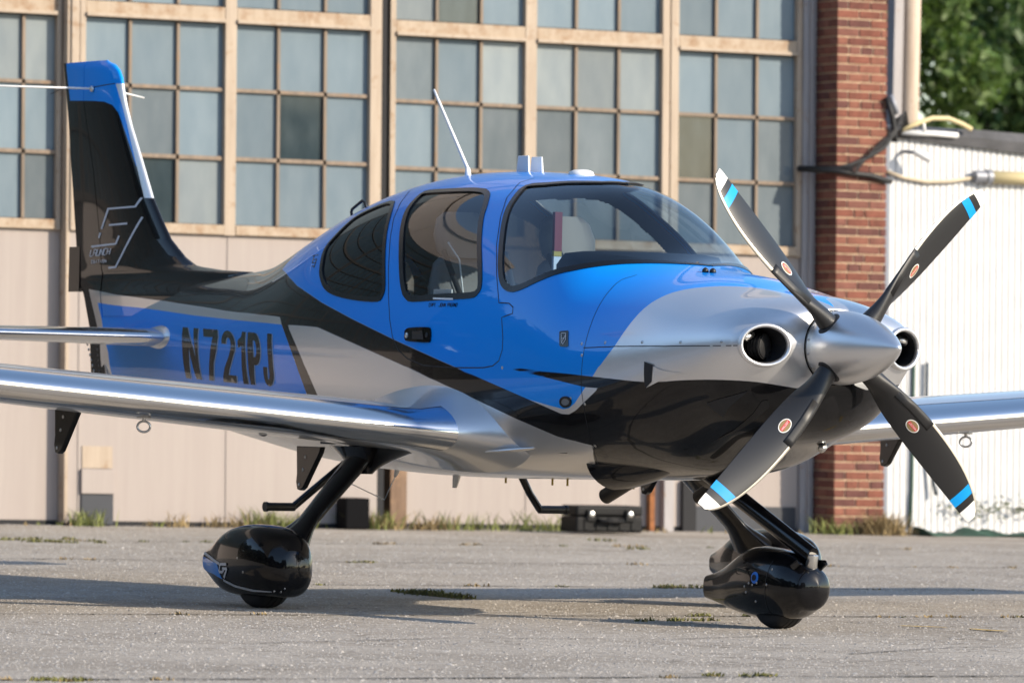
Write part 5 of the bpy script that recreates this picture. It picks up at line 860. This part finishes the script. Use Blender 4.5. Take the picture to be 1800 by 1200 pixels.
# ---- hangar
HANG = empty('hangar', (float(WA[0]), float(WA[1]), 0), 'old hangar with tall steel-sash sliding glass doors in peeling cream frames and a brick pier', 'hangar')
def hk(o, p=None): return child(o, p or HANG) if (p is None) else child(o, p)
def streaky(name, c0, c1, rust=.0, rough=.75, vs=1.0):
    m, t, b = new_mat(name); N, L = t.nodes, t.links; tc = N.new('ShaderNodeTexCoord'); mp_ = N.new('ShaderNodeMapping'); mp_.inputs['Scale'].default_value = (9, 9, .8*vs); L.new(tc.outputs['Object'], mp_.inputs[0])
    n = N.new('ShaderNodeTexNoise'); n.inputs['Scale'].default_value = 2.0; n.inputs['Detail'].default_value = 7; n.inputs['Roughness'].default_value = .65; L.new(mp_.outputs[0], n.inputs['Vector'])
    r = N.new('ShaderNodeValToRGB'); r.color_ramp.elements[0].position = .32; r.color_ramp.elements[1].position = .68; r.color_ramp.elements[0].color = (*c0, 1); r.color_ramp.elements[1].color = (*c1, 1); L.new(n.outputs[0], r.inputs[0]); col = r.outputs[0]
    if rust:
        n2 = N.new('ShaderNodeTexNoise'); n2.inputs['Scale'].default_value = 9; n2.inputs['Detail'].default_value = 8; n2.inputs['Roughness'].default_value = .7; L.new(tc.outputs['Object'], n2.inputs['Vector'])
        r2 = N.new('ShaderNodeValToRGB'); r2.color_ramp.elements[0].position = .63-.14*rust; r2.color_ramp.elements[1].position = .76-.07*rust; r2.color_ramp.elements[0].color = (0, 0, 0, 1); r2.color_ramp.elements[1].color = (1, 1, 1, 1); L.new(n2.outputs[0], r2.inputs[0])
        mx = N.new('ShaderNodeMix'); mx.data_type = 'RGBA'; L.new(r2.outputs[0], mx.inputs[0]); L.new(col, mx.inputs[6]); mx.inputs[7].default_value = (.27, .165, .09, 1); col = mx.outputs[2]
        bp = N.new('ShaderNodeBump'); bp.inputs['Strength'].default_value = .3; bp.inputs['Distance'].default_value = .006; L.new(n2.outputs[0], bp.inputs['Height']); L.new(bp.outputs[0], b.inputs['Normal'])
    L.new(col, b.inputs['Base Color']); b.inputs['Roughness'].default_value = rough; return m
M_cream = streaky('peeling_cream_paint', (.36, .285, .215), (.44, .36, .28), .5); M_creamrust = streaky('rusty_cream_rail', (.36, .28, .20), (.43, .345, .26), 1.15); M_sheet = streaky('cream_sheet_panel', (.33, .285, .262), (.36, .315, .288), 0, .8, .5)
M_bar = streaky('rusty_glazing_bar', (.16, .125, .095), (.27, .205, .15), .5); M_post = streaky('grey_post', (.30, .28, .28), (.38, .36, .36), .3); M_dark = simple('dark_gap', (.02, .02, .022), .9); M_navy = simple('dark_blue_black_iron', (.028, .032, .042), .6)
def pane_mat(name, c0, c1, rough, coat):
    m, t, b = new_mat(name); N, L = t.nodes, t.links; tc = N.new('ShaderNodeTexCoord'); oi = N.new('ShaderNodeObjectInfo'); ad = N.new('ShaderNodeVectorMath'); ad.operation = 'ADD'; L.new(tc.outputs['Object'], ad.inputs[0])
    cb = N.new('ShaderNodeCombineXYZ'); m1 = N.new('ShaderNodeMath'); m1.operation = 'MULTIPLY'; m1.inputs[1].default_value = 37; L.new(oi.outputs['Random'], m1.inputs[0]); L.new(m1.outputs[0], cb.inputs[0]); L.new(m1.outputs[0], cb.inputs[2]); L.new(cb.outputs[0], ad.inputs[1])
    mp_ = N.new('ShaderNodeMapping'); mp_.inputs['Scale'].default_value = (3.2, 3.2, 1.3); L.new(ad.outputs[0], mp_.inputs[0]); n = N.new('ShaderNodeTexNoise'); n.inputs['Scale'].default_value = 2.6; n.inputs['Detail'].default_value = 6; L.new(mp_.outputs[0], n.inputs['Vector'])
    r = N.new('ShaderNodeValToRGB'); r.color_ramp.elements[0].position = .3; r.color_ramp.elements[1].position = .7; r.color_ramp.elements[0].color = (*c0, 1); r.color_ramp.elements[1].color = (*c1, 1); L.new(n.outputs[0], r.inputs[0])
    mr = N.new('ShaderNodeMapRange'); mr.inputs[3].default_value = .74; mr.inputs[4].default_value = 1.14; L.new(oi.outputs['Random'], mr.inputs[0]); sc = N.new('ShaderNodeVectorMath'); sc.operation = 'SCALE'; L.new(r.outputs[0], sc.inputs[0]); L.new(mr.outputs[0], sc.inputs['Scale'])
    L.new(sc.outputs[0], b.inputs['Base Color']); b.inputs['Roughness'].default_value = rough; b.inputs['Coat Weight'].default_value = coat; b.inputs['Coat Roughness'].default_value = .05; b.inputs['Specular IOR Level'].default_value = .22
    nb = N.new('ShaderNodeTexNoise'); nb.inputs['Scale'].default_value = 1.6; L.new(ad.outputs[0], nb.inputs['Vector']); bp = N.new('ShaderNodeBump'); bp.inputs['Strength'].default_value = .12; bp.inputs['Distance'].default_value = .03; L.new(nb.outputs[0], bp.inputs['Height']); L.new(bp.outputs[0], b.inputs['Normal']); return m
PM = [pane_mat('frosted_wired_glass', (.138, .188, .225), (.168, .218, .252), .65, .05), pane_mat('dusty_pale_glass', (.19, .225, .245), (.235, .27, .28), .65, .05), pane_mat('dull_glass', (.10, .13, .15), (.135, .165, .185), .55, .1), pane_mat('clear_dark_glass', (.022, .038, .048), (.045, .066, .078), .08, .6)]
ROWS = [(2.150, 2.603), (2.633, 3.092), (3.120, 3.572), (3.698, 4.160), (4.190, 4.66)]
PICK = {}
def leaf(u0, u1, dep, stiles, bars, dark=(), pale=(), dull=()):
    sh = hbox('door_leaf', u0+.004, u1-.004, dep-.09, dep-.045, .03, 10.3, M_dark, HANG); child(sh, HANG)
    us = sorted([(a, b, 's') for a, b in stiles]+[(c-.011, c+.011, 'b') for c in bars])
    for a, b, k in us:
        if k == 's': child(hbox('stile', a, b, dep-.045, dep+.035, 2.07, 4.70, M_cream, None, .004), sh)
        else:
            for z0, z1 in ROWS: child(hbox('glazing_bar', a, b, dep-.03, dep+.012, z0+.002, z1-.002, M_bar), sh)
    for i in range(len(us)-1):
        a, b = us[i][1], us[i+1][0]
        if b-a < .12: continue
        for r, (z0, z1) in enumerate(ROWS):
            m = PM[3] if (i, r) in dark else PM[1] if (i, r) in pale else PM[2] if (i, r) in dull else PM[0]
            child(hbox('window_pane', a+.001, b-.001, dep-.030, dep-.016, z0, z1, m), sh)
            if r in (0, 1, 3): child(hbox('glazing_bar', a+.001, b-.001, dep-.03, dep+.011, z1+.001, ROWS[r+1][0]-.001, M_bar), sh)
    st = [s_ for s_ in us if s_[2] == 's']
    for (a0, a1, _), (b0, b1, _) in zip(st, st[1:]):
        if b0-a1 < .12: continue
        child(hbox('rail', a1+.001, b0-.001, dep-.04, dep+.032, 3.580, 3.690, M_creamrust, None, .004), sh); child(hbox('rail_lip', a1+.001, b0-.001, dep+.0325, dep+.055, 3.580, 3.606, M_cream), sh)
        child(hbox('sill', a1+.001, b0-.001, dep-.04, dep+.040, 2.075, 2.145, M_creamrust, None, .004), sh)
    child(hbox('lower_sheet', u0, u1, dep-.042, dep+.004, .035, 2.072, M_sheet), sh)
    child(hbox('upper_glazing', u0, u1, dep-.042, dep-.02, 4.705, 8.8, PM[2]), sh); child(hbox('upper_sheet', u0, u1, dep-.042, dep+.004, 8.805, 10.4, M_sheet), sh)
    for a0, a1, _ in st[1:-1]: child(hbox('sheet_seam', (a0+a1)/2-.006, (a0+a1)/2+.006, dep+.0045, dep+.010, .06, 2.07, M_sheet), sh)
    child(hbox('kick_plate', u0+.01, u1-.01, dep-.035, dep+.001, .0, .033, M_dark), sh)
    return sh
L0 = leaf(-6.6, -3.80, -.10, [(-6.6, -6.5), (-5.17, -5.08), (-3.84, -3.805)], [-6.15, -5.80, -5.45, -4.78, -4.44, -4.083], pale={(6, 2), (7, 2)}, dull={(7, 0)})
L1 = leaf(-3.772, -1.366, 0.0, [(-3.772, -3.712), (-3.708, -3.664), (-2.595, -2.507), (-1.457, -1.366)], [-3.316, -2.949, -2.168, -1.801], dark={(2, 9), (6, 9)}, pale={(7, 1), (3, 0), (7, 2)}, dull={(2, 0)})
L2 = leaf(-1.133, 1.170, -.35, [(-1.133, -1.087), (-.034, .06), (1.107, 1.168)], [-.745, -.384, .399, .754], dark={(1, 3), (0, 9)}, pale={(2, 2), (3, 2), (4, 2), (5, 2), (0, 3)}, dull={(2, 1), (3, 1), (4, 1), (3, 0), (5, 0), (4, 0)})
L3 = leaf(1.176, 2.297, -.35, [(1.178, 1.246), (2.253, 2.297)], [1.574, 1.923], dark={(0, 1)}, dull={(2, 0), (2, 1), (1, 0), (0, 0)})
M_post2 = simple('dark_bay_bar', (.055, .05, .045), .8)  # bay bars darkened so their reflection in the paint stays faint
def tall_bay(u0, u1, dep, low):
    """hangar front beyond the frame and above it (it mirrors in the paint): sheet, dark glazing with its bars, beige wall"""
    z0 = 2.07
    if low is not None: child(hbox('bay_sheet', u0, u1, dep-.05, dep, 0, z0, low), HANG)
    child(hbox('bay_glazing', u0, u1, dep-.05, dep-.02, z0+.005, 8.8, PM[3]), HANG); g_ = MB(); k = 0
    u = u0
    while u < u1-.05: g_.box((u, dep-.018, z0+.01), (u+(.09 if k % 6 == 0 else .018), dep+.02, 8.79), HW); u += .365; k += 1
    z = z0+.03; k = 0
    while z < 8.7: g_.box((u0, dep-.017, z), (u1, dep+(.018 if k % 3 else .03), z+(.018 if k % 3 else .08)), HW); z += .487; k += 1
    o = fixn(g_.build('bay_glazing_bars', M_post2, None, False)); child(o, HANG); o['kind'] = 'stuff'
    child(hbox('bay_wall', u0, u1, dep-.05, dep, 8.81, 10.4, M_sheet), HANG)
tall_bay(-11.25, -6.66, -.05, M_dark); tall_bay(-18.0, -11.30, -.10, M_sheet)  # first bay: dark sheet stands in for the shade inside an open door
# the one clear pane of leaf one, its dark colour standing in for the dim hangar behind
def swap_pane(sh, u, z, mat):
    best = min([c for c in sh.children if c.name.startswith('window_pane')], key=lambda c: (sum((Vector(v.co) for v in c.data.vertices), Vector())/len(c.data.vertices)-Vector(HW(u, 0, z))).length); best.data.materials[0] = mat
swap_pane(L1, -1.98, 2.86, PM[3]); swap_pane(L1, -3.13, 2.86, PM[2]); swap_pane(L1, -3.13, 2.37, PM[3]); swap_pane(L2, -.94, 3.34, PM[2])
child(hbox('leaf_edge', -3.797, -3.7725, -.20, .02, .02, 6.2, M_cream), HANG); child(hbox('door_edge', -1.362, -1.30, -.30, -.02, .02, 6.2, M_dark), HANG); child(hbox('drain_pipe', -1.285, -1.225, -.26, -.20, .02, 6.2, M_navy), HANG)
child(hbox('corner_post', 2.305, 2.420, -.40, -.315, .0, 6.3, M_post, None, .006), HANG); child(hbox('post_fin', 2.35, 2.372, -.315, -.28, .0, 6.3, M_post), HANG)
child(hbox('parapet', -18.0, 2.9, -.6, .05, 10.41, 10.8, M_sheet), HANG)
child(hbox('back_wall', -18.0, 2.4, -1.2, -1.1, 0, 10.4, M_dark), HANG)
# low details
v = hbox('floor_vent', -3.665, -3.425, .006, .02, .012, .225, M_navy); child(v, HANG); child(hbox('vent_cap', -3.672, -3.418, .006, .035, .226, .40, M_sheet, None, .004), HANG)
child(hbox('patched_panel', -3.66, -3.43, .0055, .012, .405, .56, M_cream), HANG)
child(hbox('dark_gap_fill', -3.91, -3.79, -.19, -.10, .01, .25, M_navy), HANG); child(hbox('wooden_post', -1.17, -1.04, -.34, -.18, 0, .46, streaky('rotten_wood', (.10, .055, .03), (.22, .14, .09), .6)), HANG)  # first box: dark block filling the low end of the gap beside the leaf
child(hbox('dark_hatch', 1.30, 1.41, -.345, -.30, .0, .38, M_dark), HANG); child(hbox('rust_pipe', 1.01, 1.05, -.34, -.28, 0, .48, simple('rust', (.22, .085, .03), .9, vary=.4, vscale=20)), HANG); child(hbox('grey_conduit', 1.13, 1.21, -.34, -.28, 0, .48, M_post), HANG); child(hbox('dark_kick', 1.42, 2.28, -.345, -.335, .0, .19, M_navy), HANG)
# ---- brick pier
PIER = hbox('brick_pier', 2.426, 2.838, -.445, -.007, 0, 6.3, simple('pale_mortar', (.58, .43, .29), .95, vary=.2, vscale=30, bump=.4, bscale=160)); child(PIER, HANG)
def brick_mat(i):
    c = [(.165, .056, .036), (.19, .066, .042), (.135, .046, .032), (.205, .080, .052), (.11, .042, .034), (.175, .070, .050)][i]
    return simple('fired_brick', c, .9, vary=.22, vscale=14, bump=.35, bscale=120)
BM = [brick_mat(i) for i in range(6)]
def old_face(z): return random.random() < max(0, .35-.16*z)
pieces = []; CO = .0677; nb = 0; r = 0
for r in range(int(4.6/CO)):
    z0 = r*CO+.006; hd = r % 6 == 5
    seq = []; u = 2.42; pat = ([.178, .178, .050] if r % 2 else [.085, .178, .142]) if not hd else [.092]*4+[.05]
    if random.random() < .12: pat = [.145, .08, .18]
    tot = sum(pat); gap = (.43-tot)/(len(pat)-1) if not hd else .0125
    for wdt in pat: pieces.append(('f', u, min(u+wdt, 2.848), z0)); u += wdt+max(.008, gap)
    pd = ([.2, .09, .10] if r % 2 else [.10, .2, .10]); dd = -.012
    for wdt in pd: pieces.append(('s', dd, dd-wdt, z0)); dd -= wdt+.012
base_me = {}
def brick(kind, a, b, z0, nm):
    mat = random.choice(BM); pr = random.uniform(0, .004)
    if kind == 'f': o = hbox(nm, a, b, -.10, pr, z0, z0+CO-.012, mat)
    else: o = hbox(nm, 2.418-pr, 2.50, b, a, z0, z0+CO-.012, mat)
    return o
vis = [p for p in pieces if p[3] < 4.1]; random.shuffle(vis)
front = [p for p in vis if p[0] == 'f'][:190]; side = [p for p in vis if p[0] == 's'][:108]; keep_ = set(map(id, front+side))
for p in front+side: child(brick(*p, 'brick'), PIER)
groups = {}
for p in pieces:
    if id(p) in keep_: continue
    groups.setdefault(random.randrange(3), []).append(p)
b = MB()
for g in groups.values():
    for k_, a, c, z0 in g:
        if k_ == 'f': b.box((a, -.10, z0), (c, random.uniform(0, .004), z0+CO-.012), HW)
        else: b.box((2.417, c, z0), (2.50, a, z0+CO-.012), HW)
o = fixn(b.build('brickwork', None, PIER, False)); child(o, PIER); o['kind'] = 'stuff'
for m in BM: o.data.materials.append(m)
for i, p in enumerate(o.data.polygons): p.material_index = (i//6*7) % 6
# ---- white shed
SHED = empty('white_shed', HW(3.4, -.1, 0), 'low white board-clad shed with a sagging grey roof beside the brick pier', 'shed')
M_board = simple('white_board_paint', (.58, .585, .59), .6, vary=.05, vscale=6); M_groove = simple('board_gap', (.40, .42, .46), .8)
SZ = lambda u: 3.005-.071*(u-2.95)
child(fixn(MB().loft([[HW(2.93, d, 0), HW(2.93, d, SZ(2.93)-.01), HW(5.0, d, SZ(5.0)-.01), HW(5.0, d, 0)] for d in (-.135, -2.6)]).build('shed_wall', M_groove, None, False)), SHED)
P_B = .0555
for k in range(37):
    u = 2.945+k*P_B; o = fixn(MB().loft([[HW(u+.002, -.134, .015), HW(u+.002, -.134, SZ(u)), HW(u+P_B-.004, -.134, SZ(u+P_B)), HW(u+P_B-.004, -.134, .015)], [HW(u+.004, -.118, .015), HW(u+.004, -.118, SZ(u)), HW(u+P_B-.006, -.118, SZ(u+P_B)), HW(u+P_B-.006, -.118, .015)]]).build('siding_board', M_board, None, False)); child(o, SHED)
child(hbox('corner_trim', 2.895, 2.94, -.16, -.105, 0, 3.0, simple('corner_grey_blue', (.20, .225, .27), .6)), SHED)
M_roof = simple('grey_roof_felt', (.085, .085, .09), .85, vary=.3, vscale=5)
R = []
for u in np.linspace(2.90, 5.1, 26):
    up = .055+.09*min(1, max(0, (u-3.0)/1.0))+.008*math.sin(u*9); R.append([HW(u, -.075, SZ(u)-.012), HW(u, -.06, SZ(u)+up*.5), HW(u, -.10, SZ(u)+up), HW(u, -2.7, SZ(u)+up+.15), HW(u, -2.7, SZ(u))])
child(fixn(MB().loft(R).build('shed_roof', M_roof, None, False)), SHED)
def wt(name, pts, r, mat, n=10): return MB().tube([HW(*p) for p in pts], r, n).build(name, mat, None)
M_ypipe = simple('cream_yellow_pipe', (.58, .48, .26), .5); M_cable = simple('black_cable', (.012, .012, .013), .6); M_gpipe = simple('grey_coupling', (.25, .26, .29), .5, .3)
p = wt('wall_pipe', [(3.76, -.07, 2.722), (4.2, -.07, 2.722), (5.0, -.07, 2.70)], .048, M_ypipe, 16); tag(p, 'thick cream-yellow pipe fixed along the upper white shed wall', 'pipe')
o = MB().lathe([(-.07, .035), (-.068, .045), (.03, .045), (.032, .056), (.075, .056)], HW(3.73, -.07, 2.722), WE, 16).build('pipe_coupling', M_gpipe, p, 40)
p = wt('conduit', [(2.90, -.08, 2.73), (3.05, -.09, 2.690), (3.25, -.09, 2.665), (3.45, -.09, 2.675), (3.66, -.08, 2.712)], .014, simple('beige_conduit', (.50, .42, .30), .6)); tag(p, 'thin beige conduit sagging across the white shed wall to the yellow pipe', 'conduit')
p = wt('roof_pipe', [(2.99, -.04, 3.028), (3.3, -.04, 3.030), (3.49, -.04, 3.025)], .021, M_white, 12); tag(p, 'short white pipe lying along the shed roof edge', 'pipe')
p = wt('arched_hose', [(2.99, -.02, 3.045), (3.12, -.02, 3.10), (3.26, -.02, 3.145), (3.40, -.02, 3.148), (3.52, -.02, 3.11), (3.60, -.02, 3.075)], .019, M_ypipe, 12); tag(p, 'cream hose arched over the white pipe on the shed roof', 'hose'); wt('hose_clip', [(3.19, -.02, 3.04), (3.18, -.02, 3.115)], .012, M_white).parent = p
b = MB(); b.lathe([(-.07, .022), (-.065, .03), (.06, .032), (.07, .028)], HW(3.13, .05, 2.86), np.array(WE)*.75+np.array(WN)*.4+np.array([0, 0, -.45]), 16); p = b.build('security_camera', M_white, None, 40); tag(p, 'small white bullet security camera under the shed roof', 'camera')
MB().lathe([(.071, .026), (.074, .02)], HW(3.13, .05, 2.86), np.array(WE)*.75+np.array(WN)*.4+np.array([0, 0, -.45]), 16).build('lens', M_seam, p); wt('camera_arm', [(3.09, .03, 2.875), (3.05, -.05, 2.885), (3.05, -.115, 2.885)], .014, M_gpipe).parent = p
p = wt('cable_bundle', [(2.25, -.28, 2.74), (2.41, .03, 2.735), (2.52, .04, 2.765), (2.68, .04, 2.83), (2.80, .04, 2.90), (2.90, .03, 3.02), (2.93, .02, 3.08)], .016, M_cable); tag(p, 'black cable bundle rising across the brick pier to the shed roof', 'cable')
for k in range(3): wt('loose_cable', [(2.41, .03, 2.73+.012*k), (2.55, .06, 2.75-.02*k), (2.72, .05, 2.86+.02*k), (2.86, .04, 2.96+.02*k), (2.92+.02*k, .02, 3.12)], .007, M_cable, 6).parent = p
p = wt('lower_cable', [(2.25, -.28, 2.73), (2.41, .03, 2.715), (2.55, .03, 2.700), (2.70, .03, 2.690), (2.84, .025, 2.655), (2.91, -.05, 2.655)], .022, M_cable); tag(p, 'thick black cable crossing the brick pier below the bundle', 'cable')
p = wt('cable_bracket', [(2.83, .03, 3.28), (2.88, .03, 3.14), (2.905, .02, 3.02), (2.91, .02, 2.95)], .022, M_cable); tag(p, 'black iron bracket with cables at the brick pier corner above the shed', 'bracket'); wt('bracket_plate', [(2.865, .03, 3.30), (2.92, .03, 3.16)], .02, M_gpipe).parent = p
for k in range(5): wt('insulator_wire', [(2.89, .03, 3.02+.02*k), (2.96+.01*k, .02, 3.06+.03*k), (3.0+.02*k, -.05, 3.0)], .010, M_cable, 6).parent = p
p = wt('hanging_cable', [(3.16, -.10, 1.35), (3.155, -.10, .8), (3.15, -.10, .35), (3.13, -.10, .05)], .012, simple('green_cable', (.03, .075, .05), .6)); tag(p, 'dark green cable hanging down the white shed wall', 'cable')
p = wt('hanging_hose', [(3.27, -.09, 1.3), (3.265, -.09, .75), (3.30, -.08, .5), (3.34, -.06, .3)], .013, simple('slate_hose', (.06, .08, .10), .6)); tag(p, 'slate hose hanging behind the rusty bollard', 'hose')
q = np.array([-12.90, 11.90, 0]); b = MB(); b.lathe([(0, .060), (.30, .058), (.31, .072), (.335, .072), (.345, .058), (.40, .056), (.44, .040), (.46, .012)], q, (0, 0, 1), 20); p = b.build('rusty_bollard', simple('rusty_brown_iron', (.16, .095, .05), .85, vary=.45, vscale=18, bump=.3, bscale=90), None, 40); tag(p, 'rusty brown iron bollard with a domed cap in front of the white shed', 'bollard')
M_green = simple('dark_green_netting', (.018, .06, .038), .8, vary=.4, vscale=14)
R = []
for u in np.linspace(3.02, 5.0, 60): h = .025+.018*math.sin(u*11)+.012*math.sin(u*29+1)+.012*random.random(); d0 = .12+.06*math.sin(u*5); R.append([HW(u, d0-.05, .005), HW(u, d0, h*1.2), HW(u, d0+.12, h), HW(u, d0+.24+.05*math.sin(u*7), .012), HW(u, d0+.26, .003)])
p = fixn(MB().loft(R).build('green_netting', M_green, None, 30)); tag(p, 'crumpled dark green netting on the ground along the white shed', 'netting')
# vine creeping on the shed wall
v, f = [], []
b = MB(); pts = [HW(3.42+.07*i, -.06, .20+.03*math.sin(i*1.9)) for i in range(16)]; b.tube(pts, .005, 5)
for i in range(120):
    c = np.array(pts[random.randrange(16)])+np.array([random.gauss(0, .02), random.gauss(0, .06), random.gauss(0, .045)]); a = random.uniform(0, 6.28); s_ = random.uniform(.012, .028); d1 = np.array([math.cos(a)*.4, math.sin(a), random.gauss(0, .6)]); d2 = np.array([.5, random.gauss(0, .5), random.gauss(0, 1)]); d1, d2 = d1/np.linalg.norm(d1)*s_, d2/np.linalg.norm(d2)*s_*.6
    b.add([c-d1, c-d2, c+d1, c+d2], [(0, 1, 2, 3)])
p = b.build('creeping_vine', simple('vine_leaf', (.07, .085, .03), .7, vary=.4, vscale=5), None, False); tag(p, 'sparse green vine creeping low along the white shed wall', 'vine')
# pole and strip behind the shed
p = MB().lathe([(0, .084), (6.5, .078)], (-15.53, 13.40, 0), (0, 0, 1), 20).build('utility_pole', streaky('weathered_pole', (.40, .30, .22), (.56, .46, .37), .2), None); tag(p, 'weathered pale utility pole behind the shed roof', 'pole')
o = MB().box((-15.60, 13.22, 0), (-15.50, 13.31, 6.5)).build('grey_conduit_board', M_post, p, False)
# ---- cases
def hard_case(loc, rz, L_, W_, H_, label, grp=None):
    t = empty('equipment_case', loc, label, 'case', grp); t.rotation_euler[2] = rz
    M_case = simple('black_hard_plastic', (.006, .006, .0065), .6, spec=.25, bump=.1, bscale=120)
    def add(o): o.parent = t; return o
    for nm, z0, z1 in (('case_base', .012, H_*.62), ('case_lid', H_*.635, H_)): add(bevel(MB().box((-L_/2, -W_/2, z0), (L_/2, W_/2, z1)).build(nm, M_case, None, False), .018, 3))
    for i in range(5): x = -L_/2+.08+i*(L_-.16)/4; add(bevel(MB().box((x-.018, W_/2-.004, .03), (x+.018, W_/2+.008, H_*.58)).build('case_rib', M_case, None, False), .003))
    for s in (-1, 1):
        l_ = add(bevel(MB().box((s*L_*.29-.035, W_/2-.002, H_*.45), (s*L_*.29+.035, W_/2+.022, H_*.86)).build('case_latch', M_case, None, False), .006)); MB().lathe([(0, .020), (.006, .020), (.009, .012)], (s*L_*.29, W_/2+.022, H_*.70), (0, 1, 0), 14).build('latch_lock', M_alu, l_, 40)
    add(MB().tube([(-.10, W_/2+.005, H_*.5), (-.09, W_/2+.045, H_*.46), (.09, W_/2+.045, H_*.46), (.10, W_/2+.005, H_*.5)], .014, 8).build('case_handle', M_case, None)); return t
hard_case((-12.36, 8.47, 0), math.radians(84.5-180), .54, .26, .205, 'long black hard equipment case with two silver latches, standing by the hangar doors')
o = bevel(hbox('black_crate', -1.72, -1.53, .06, .24, .004, .225, simple('matt_black_crate', (.006, .006, .007), .9, spec=.1), None), .012); tag(o, 'plain matt black box on the ground by the hangar door, behind the near wheel leg', 'box')
# ---- trees
def leaf_mat(name, c):
    m, t, b = new_mat(name); N, L = t.nodes, t.links; at = N.new('ShaderNodeAttribute'); at.attribute_name = 'tint'; r = N.new('ShaderNodeValToRGB'); r.color_ramp.elements[0].color = (*[x*.55 for x in c], 1); r.color_ramp.elements[1].color = (*[x*1.6 for x in c], 1); L.new(at.outputs['Fac'], r.inputs[0]); L.new(r.outputs[0], b.inputs['Base Color']); b.inputs['Roughness'].default_value = .55
    tr = N.new('ShaderNodeBsdfTranslucent'); L.new(r.outputs[0], tr.inputs[0]); mx = N.new('ShaderNodeMixShader'); mx.inputs[0].default_value = .35; L.new(b.outputs[0], mx.inputs[1]); L.new(tr.outputs[0], mx.inputs[2]); L.new(mx.outputs[0], N['Material Output'].inputs[0]); return m
M_leafA, M_leafB = leaf_mat('oak_leaves', (.075, .125, .024)), leaf_mat('dark_leaves', (.050, .090, .022)); M_bark = simple('grey_bark', (.09, .07, .055), .9, vary=.3, vscale=8)
def leaves(name, cl, n, size, mat, seed=0):
    g = np.random.default_rng(seed); cl = np.array(cl); w_ = cl[:, 3]**2; k = g.choice(len(cl), n, p=w_/w_.sum()); d = g.normal(size=(n, 3)); d /= np.linalg.norm(d, axis=1, keepdims=True); rr = cl[k, 3]*g.random(n)**.38
    c = cl[k, :3]+d*rr[:, None]*[1, 1, .8]; a = g.normal(size=(n, 3)); a /= np.linalg.norm(a, axis=1, keepdims=True); b_ = np.cross(a, g.normal(size=(n, 3))); b_ /= np.linalg.norm(b_, axis=1, keepdims=True); s_ = size*g.uniform(.6, 1.4, n)[:, None]
    V = np.stack([c-a*s_, c-b_*s_*.5, c+a*s_, c+b_*s_*.5], 1).reshape(-1, 3); tint = np.repeat(np.clip(.5+g.normal(0, .22, n)+.15*np.sin(k*2.1), 0, 1), 4)
    return quads_ob(name, V, np.arange(4*n).reshape(n, 4), mat, None, None, {'tint': tint})
def tree(loc, h, r, label, n, size, mat, seed, grp=None):
    g = random.Random(seed); t = empty('leafy_tree', loc, label, 'tree', grp); b = MB(); b.tube([(0, 0, 0), (.1, .05, h*.25), (.05, .15, h*.5), (.2, 0, h*.8)], [.24, .19, .13, .05], 10)
    cl = []
    for i in range(26):
        a = g.uniform(0, 6.28); z = h*g.uniform(.28, 1.0); q = r*math.sqrt(max(.05, 1-((z/h-.58)/.46)**2))*g.uniform(.45, 1); c = (q*math.cos(a), q*math.sin(a), z); cl.append((*c, g.uniform(.5, .95)*r*.36)); b.tube([(.05, .1, z*.6), (c[0]*.5, c[1]*.5, z*.85), c], [.07, .045, .015], 6)
    b.build('trunk', M_bark, t); lo = leaves('crown', cl, n, size, mat, seed); lo.parent = t; return t
tree((-34.0, 24.4, 0), 8.5, 3.2, 'sunlit green tree rising above the white shed roof', 38000, .085, M_leafA, 3)
tree((-42.0, 25.4, 0), 9.5, 3.4, 'darker green tree behind the utility pole', 30000, .095, M_leafB, 5)
tree((-46.0, 34.5, 0), 9.0, 3.6, 'dense dark tree further back at the right edge above the shed', 30000, .095, M_leafB, 9)
# woods across the field on the camera side, seen only as reflections in the paint
cl = []; g = random.Random(4)
for k in range(620):
    a = math.radians(g.uniform(172, 346)); d = g.uniform(66, 96); z = g.uniform(0, 1)**.85*25; cl.append((d*math.cos(a), d*math.sin(a), z*(.8+.2*math.sin(a*9)), g.uniform(2.4, 4.4)))
for k in range(160):
    a = math.radians(g.uniform(-14, 62)); d = g.uniform(150, 185); cl.append((d*math.cos(a), d*math.sin(a), g.uniform(0, 1)*(8.5+2.5*math.sin(a*23)), g.uniform(1.8, 3.4)))
tag(leaves('far_woods', cl, 120000, 1.5, leaf_mat('darkened_woods', (.010, .018, .007)), 8), kind='stuff')  # leaf colour kept near black so the sunlit woods still mirror dark
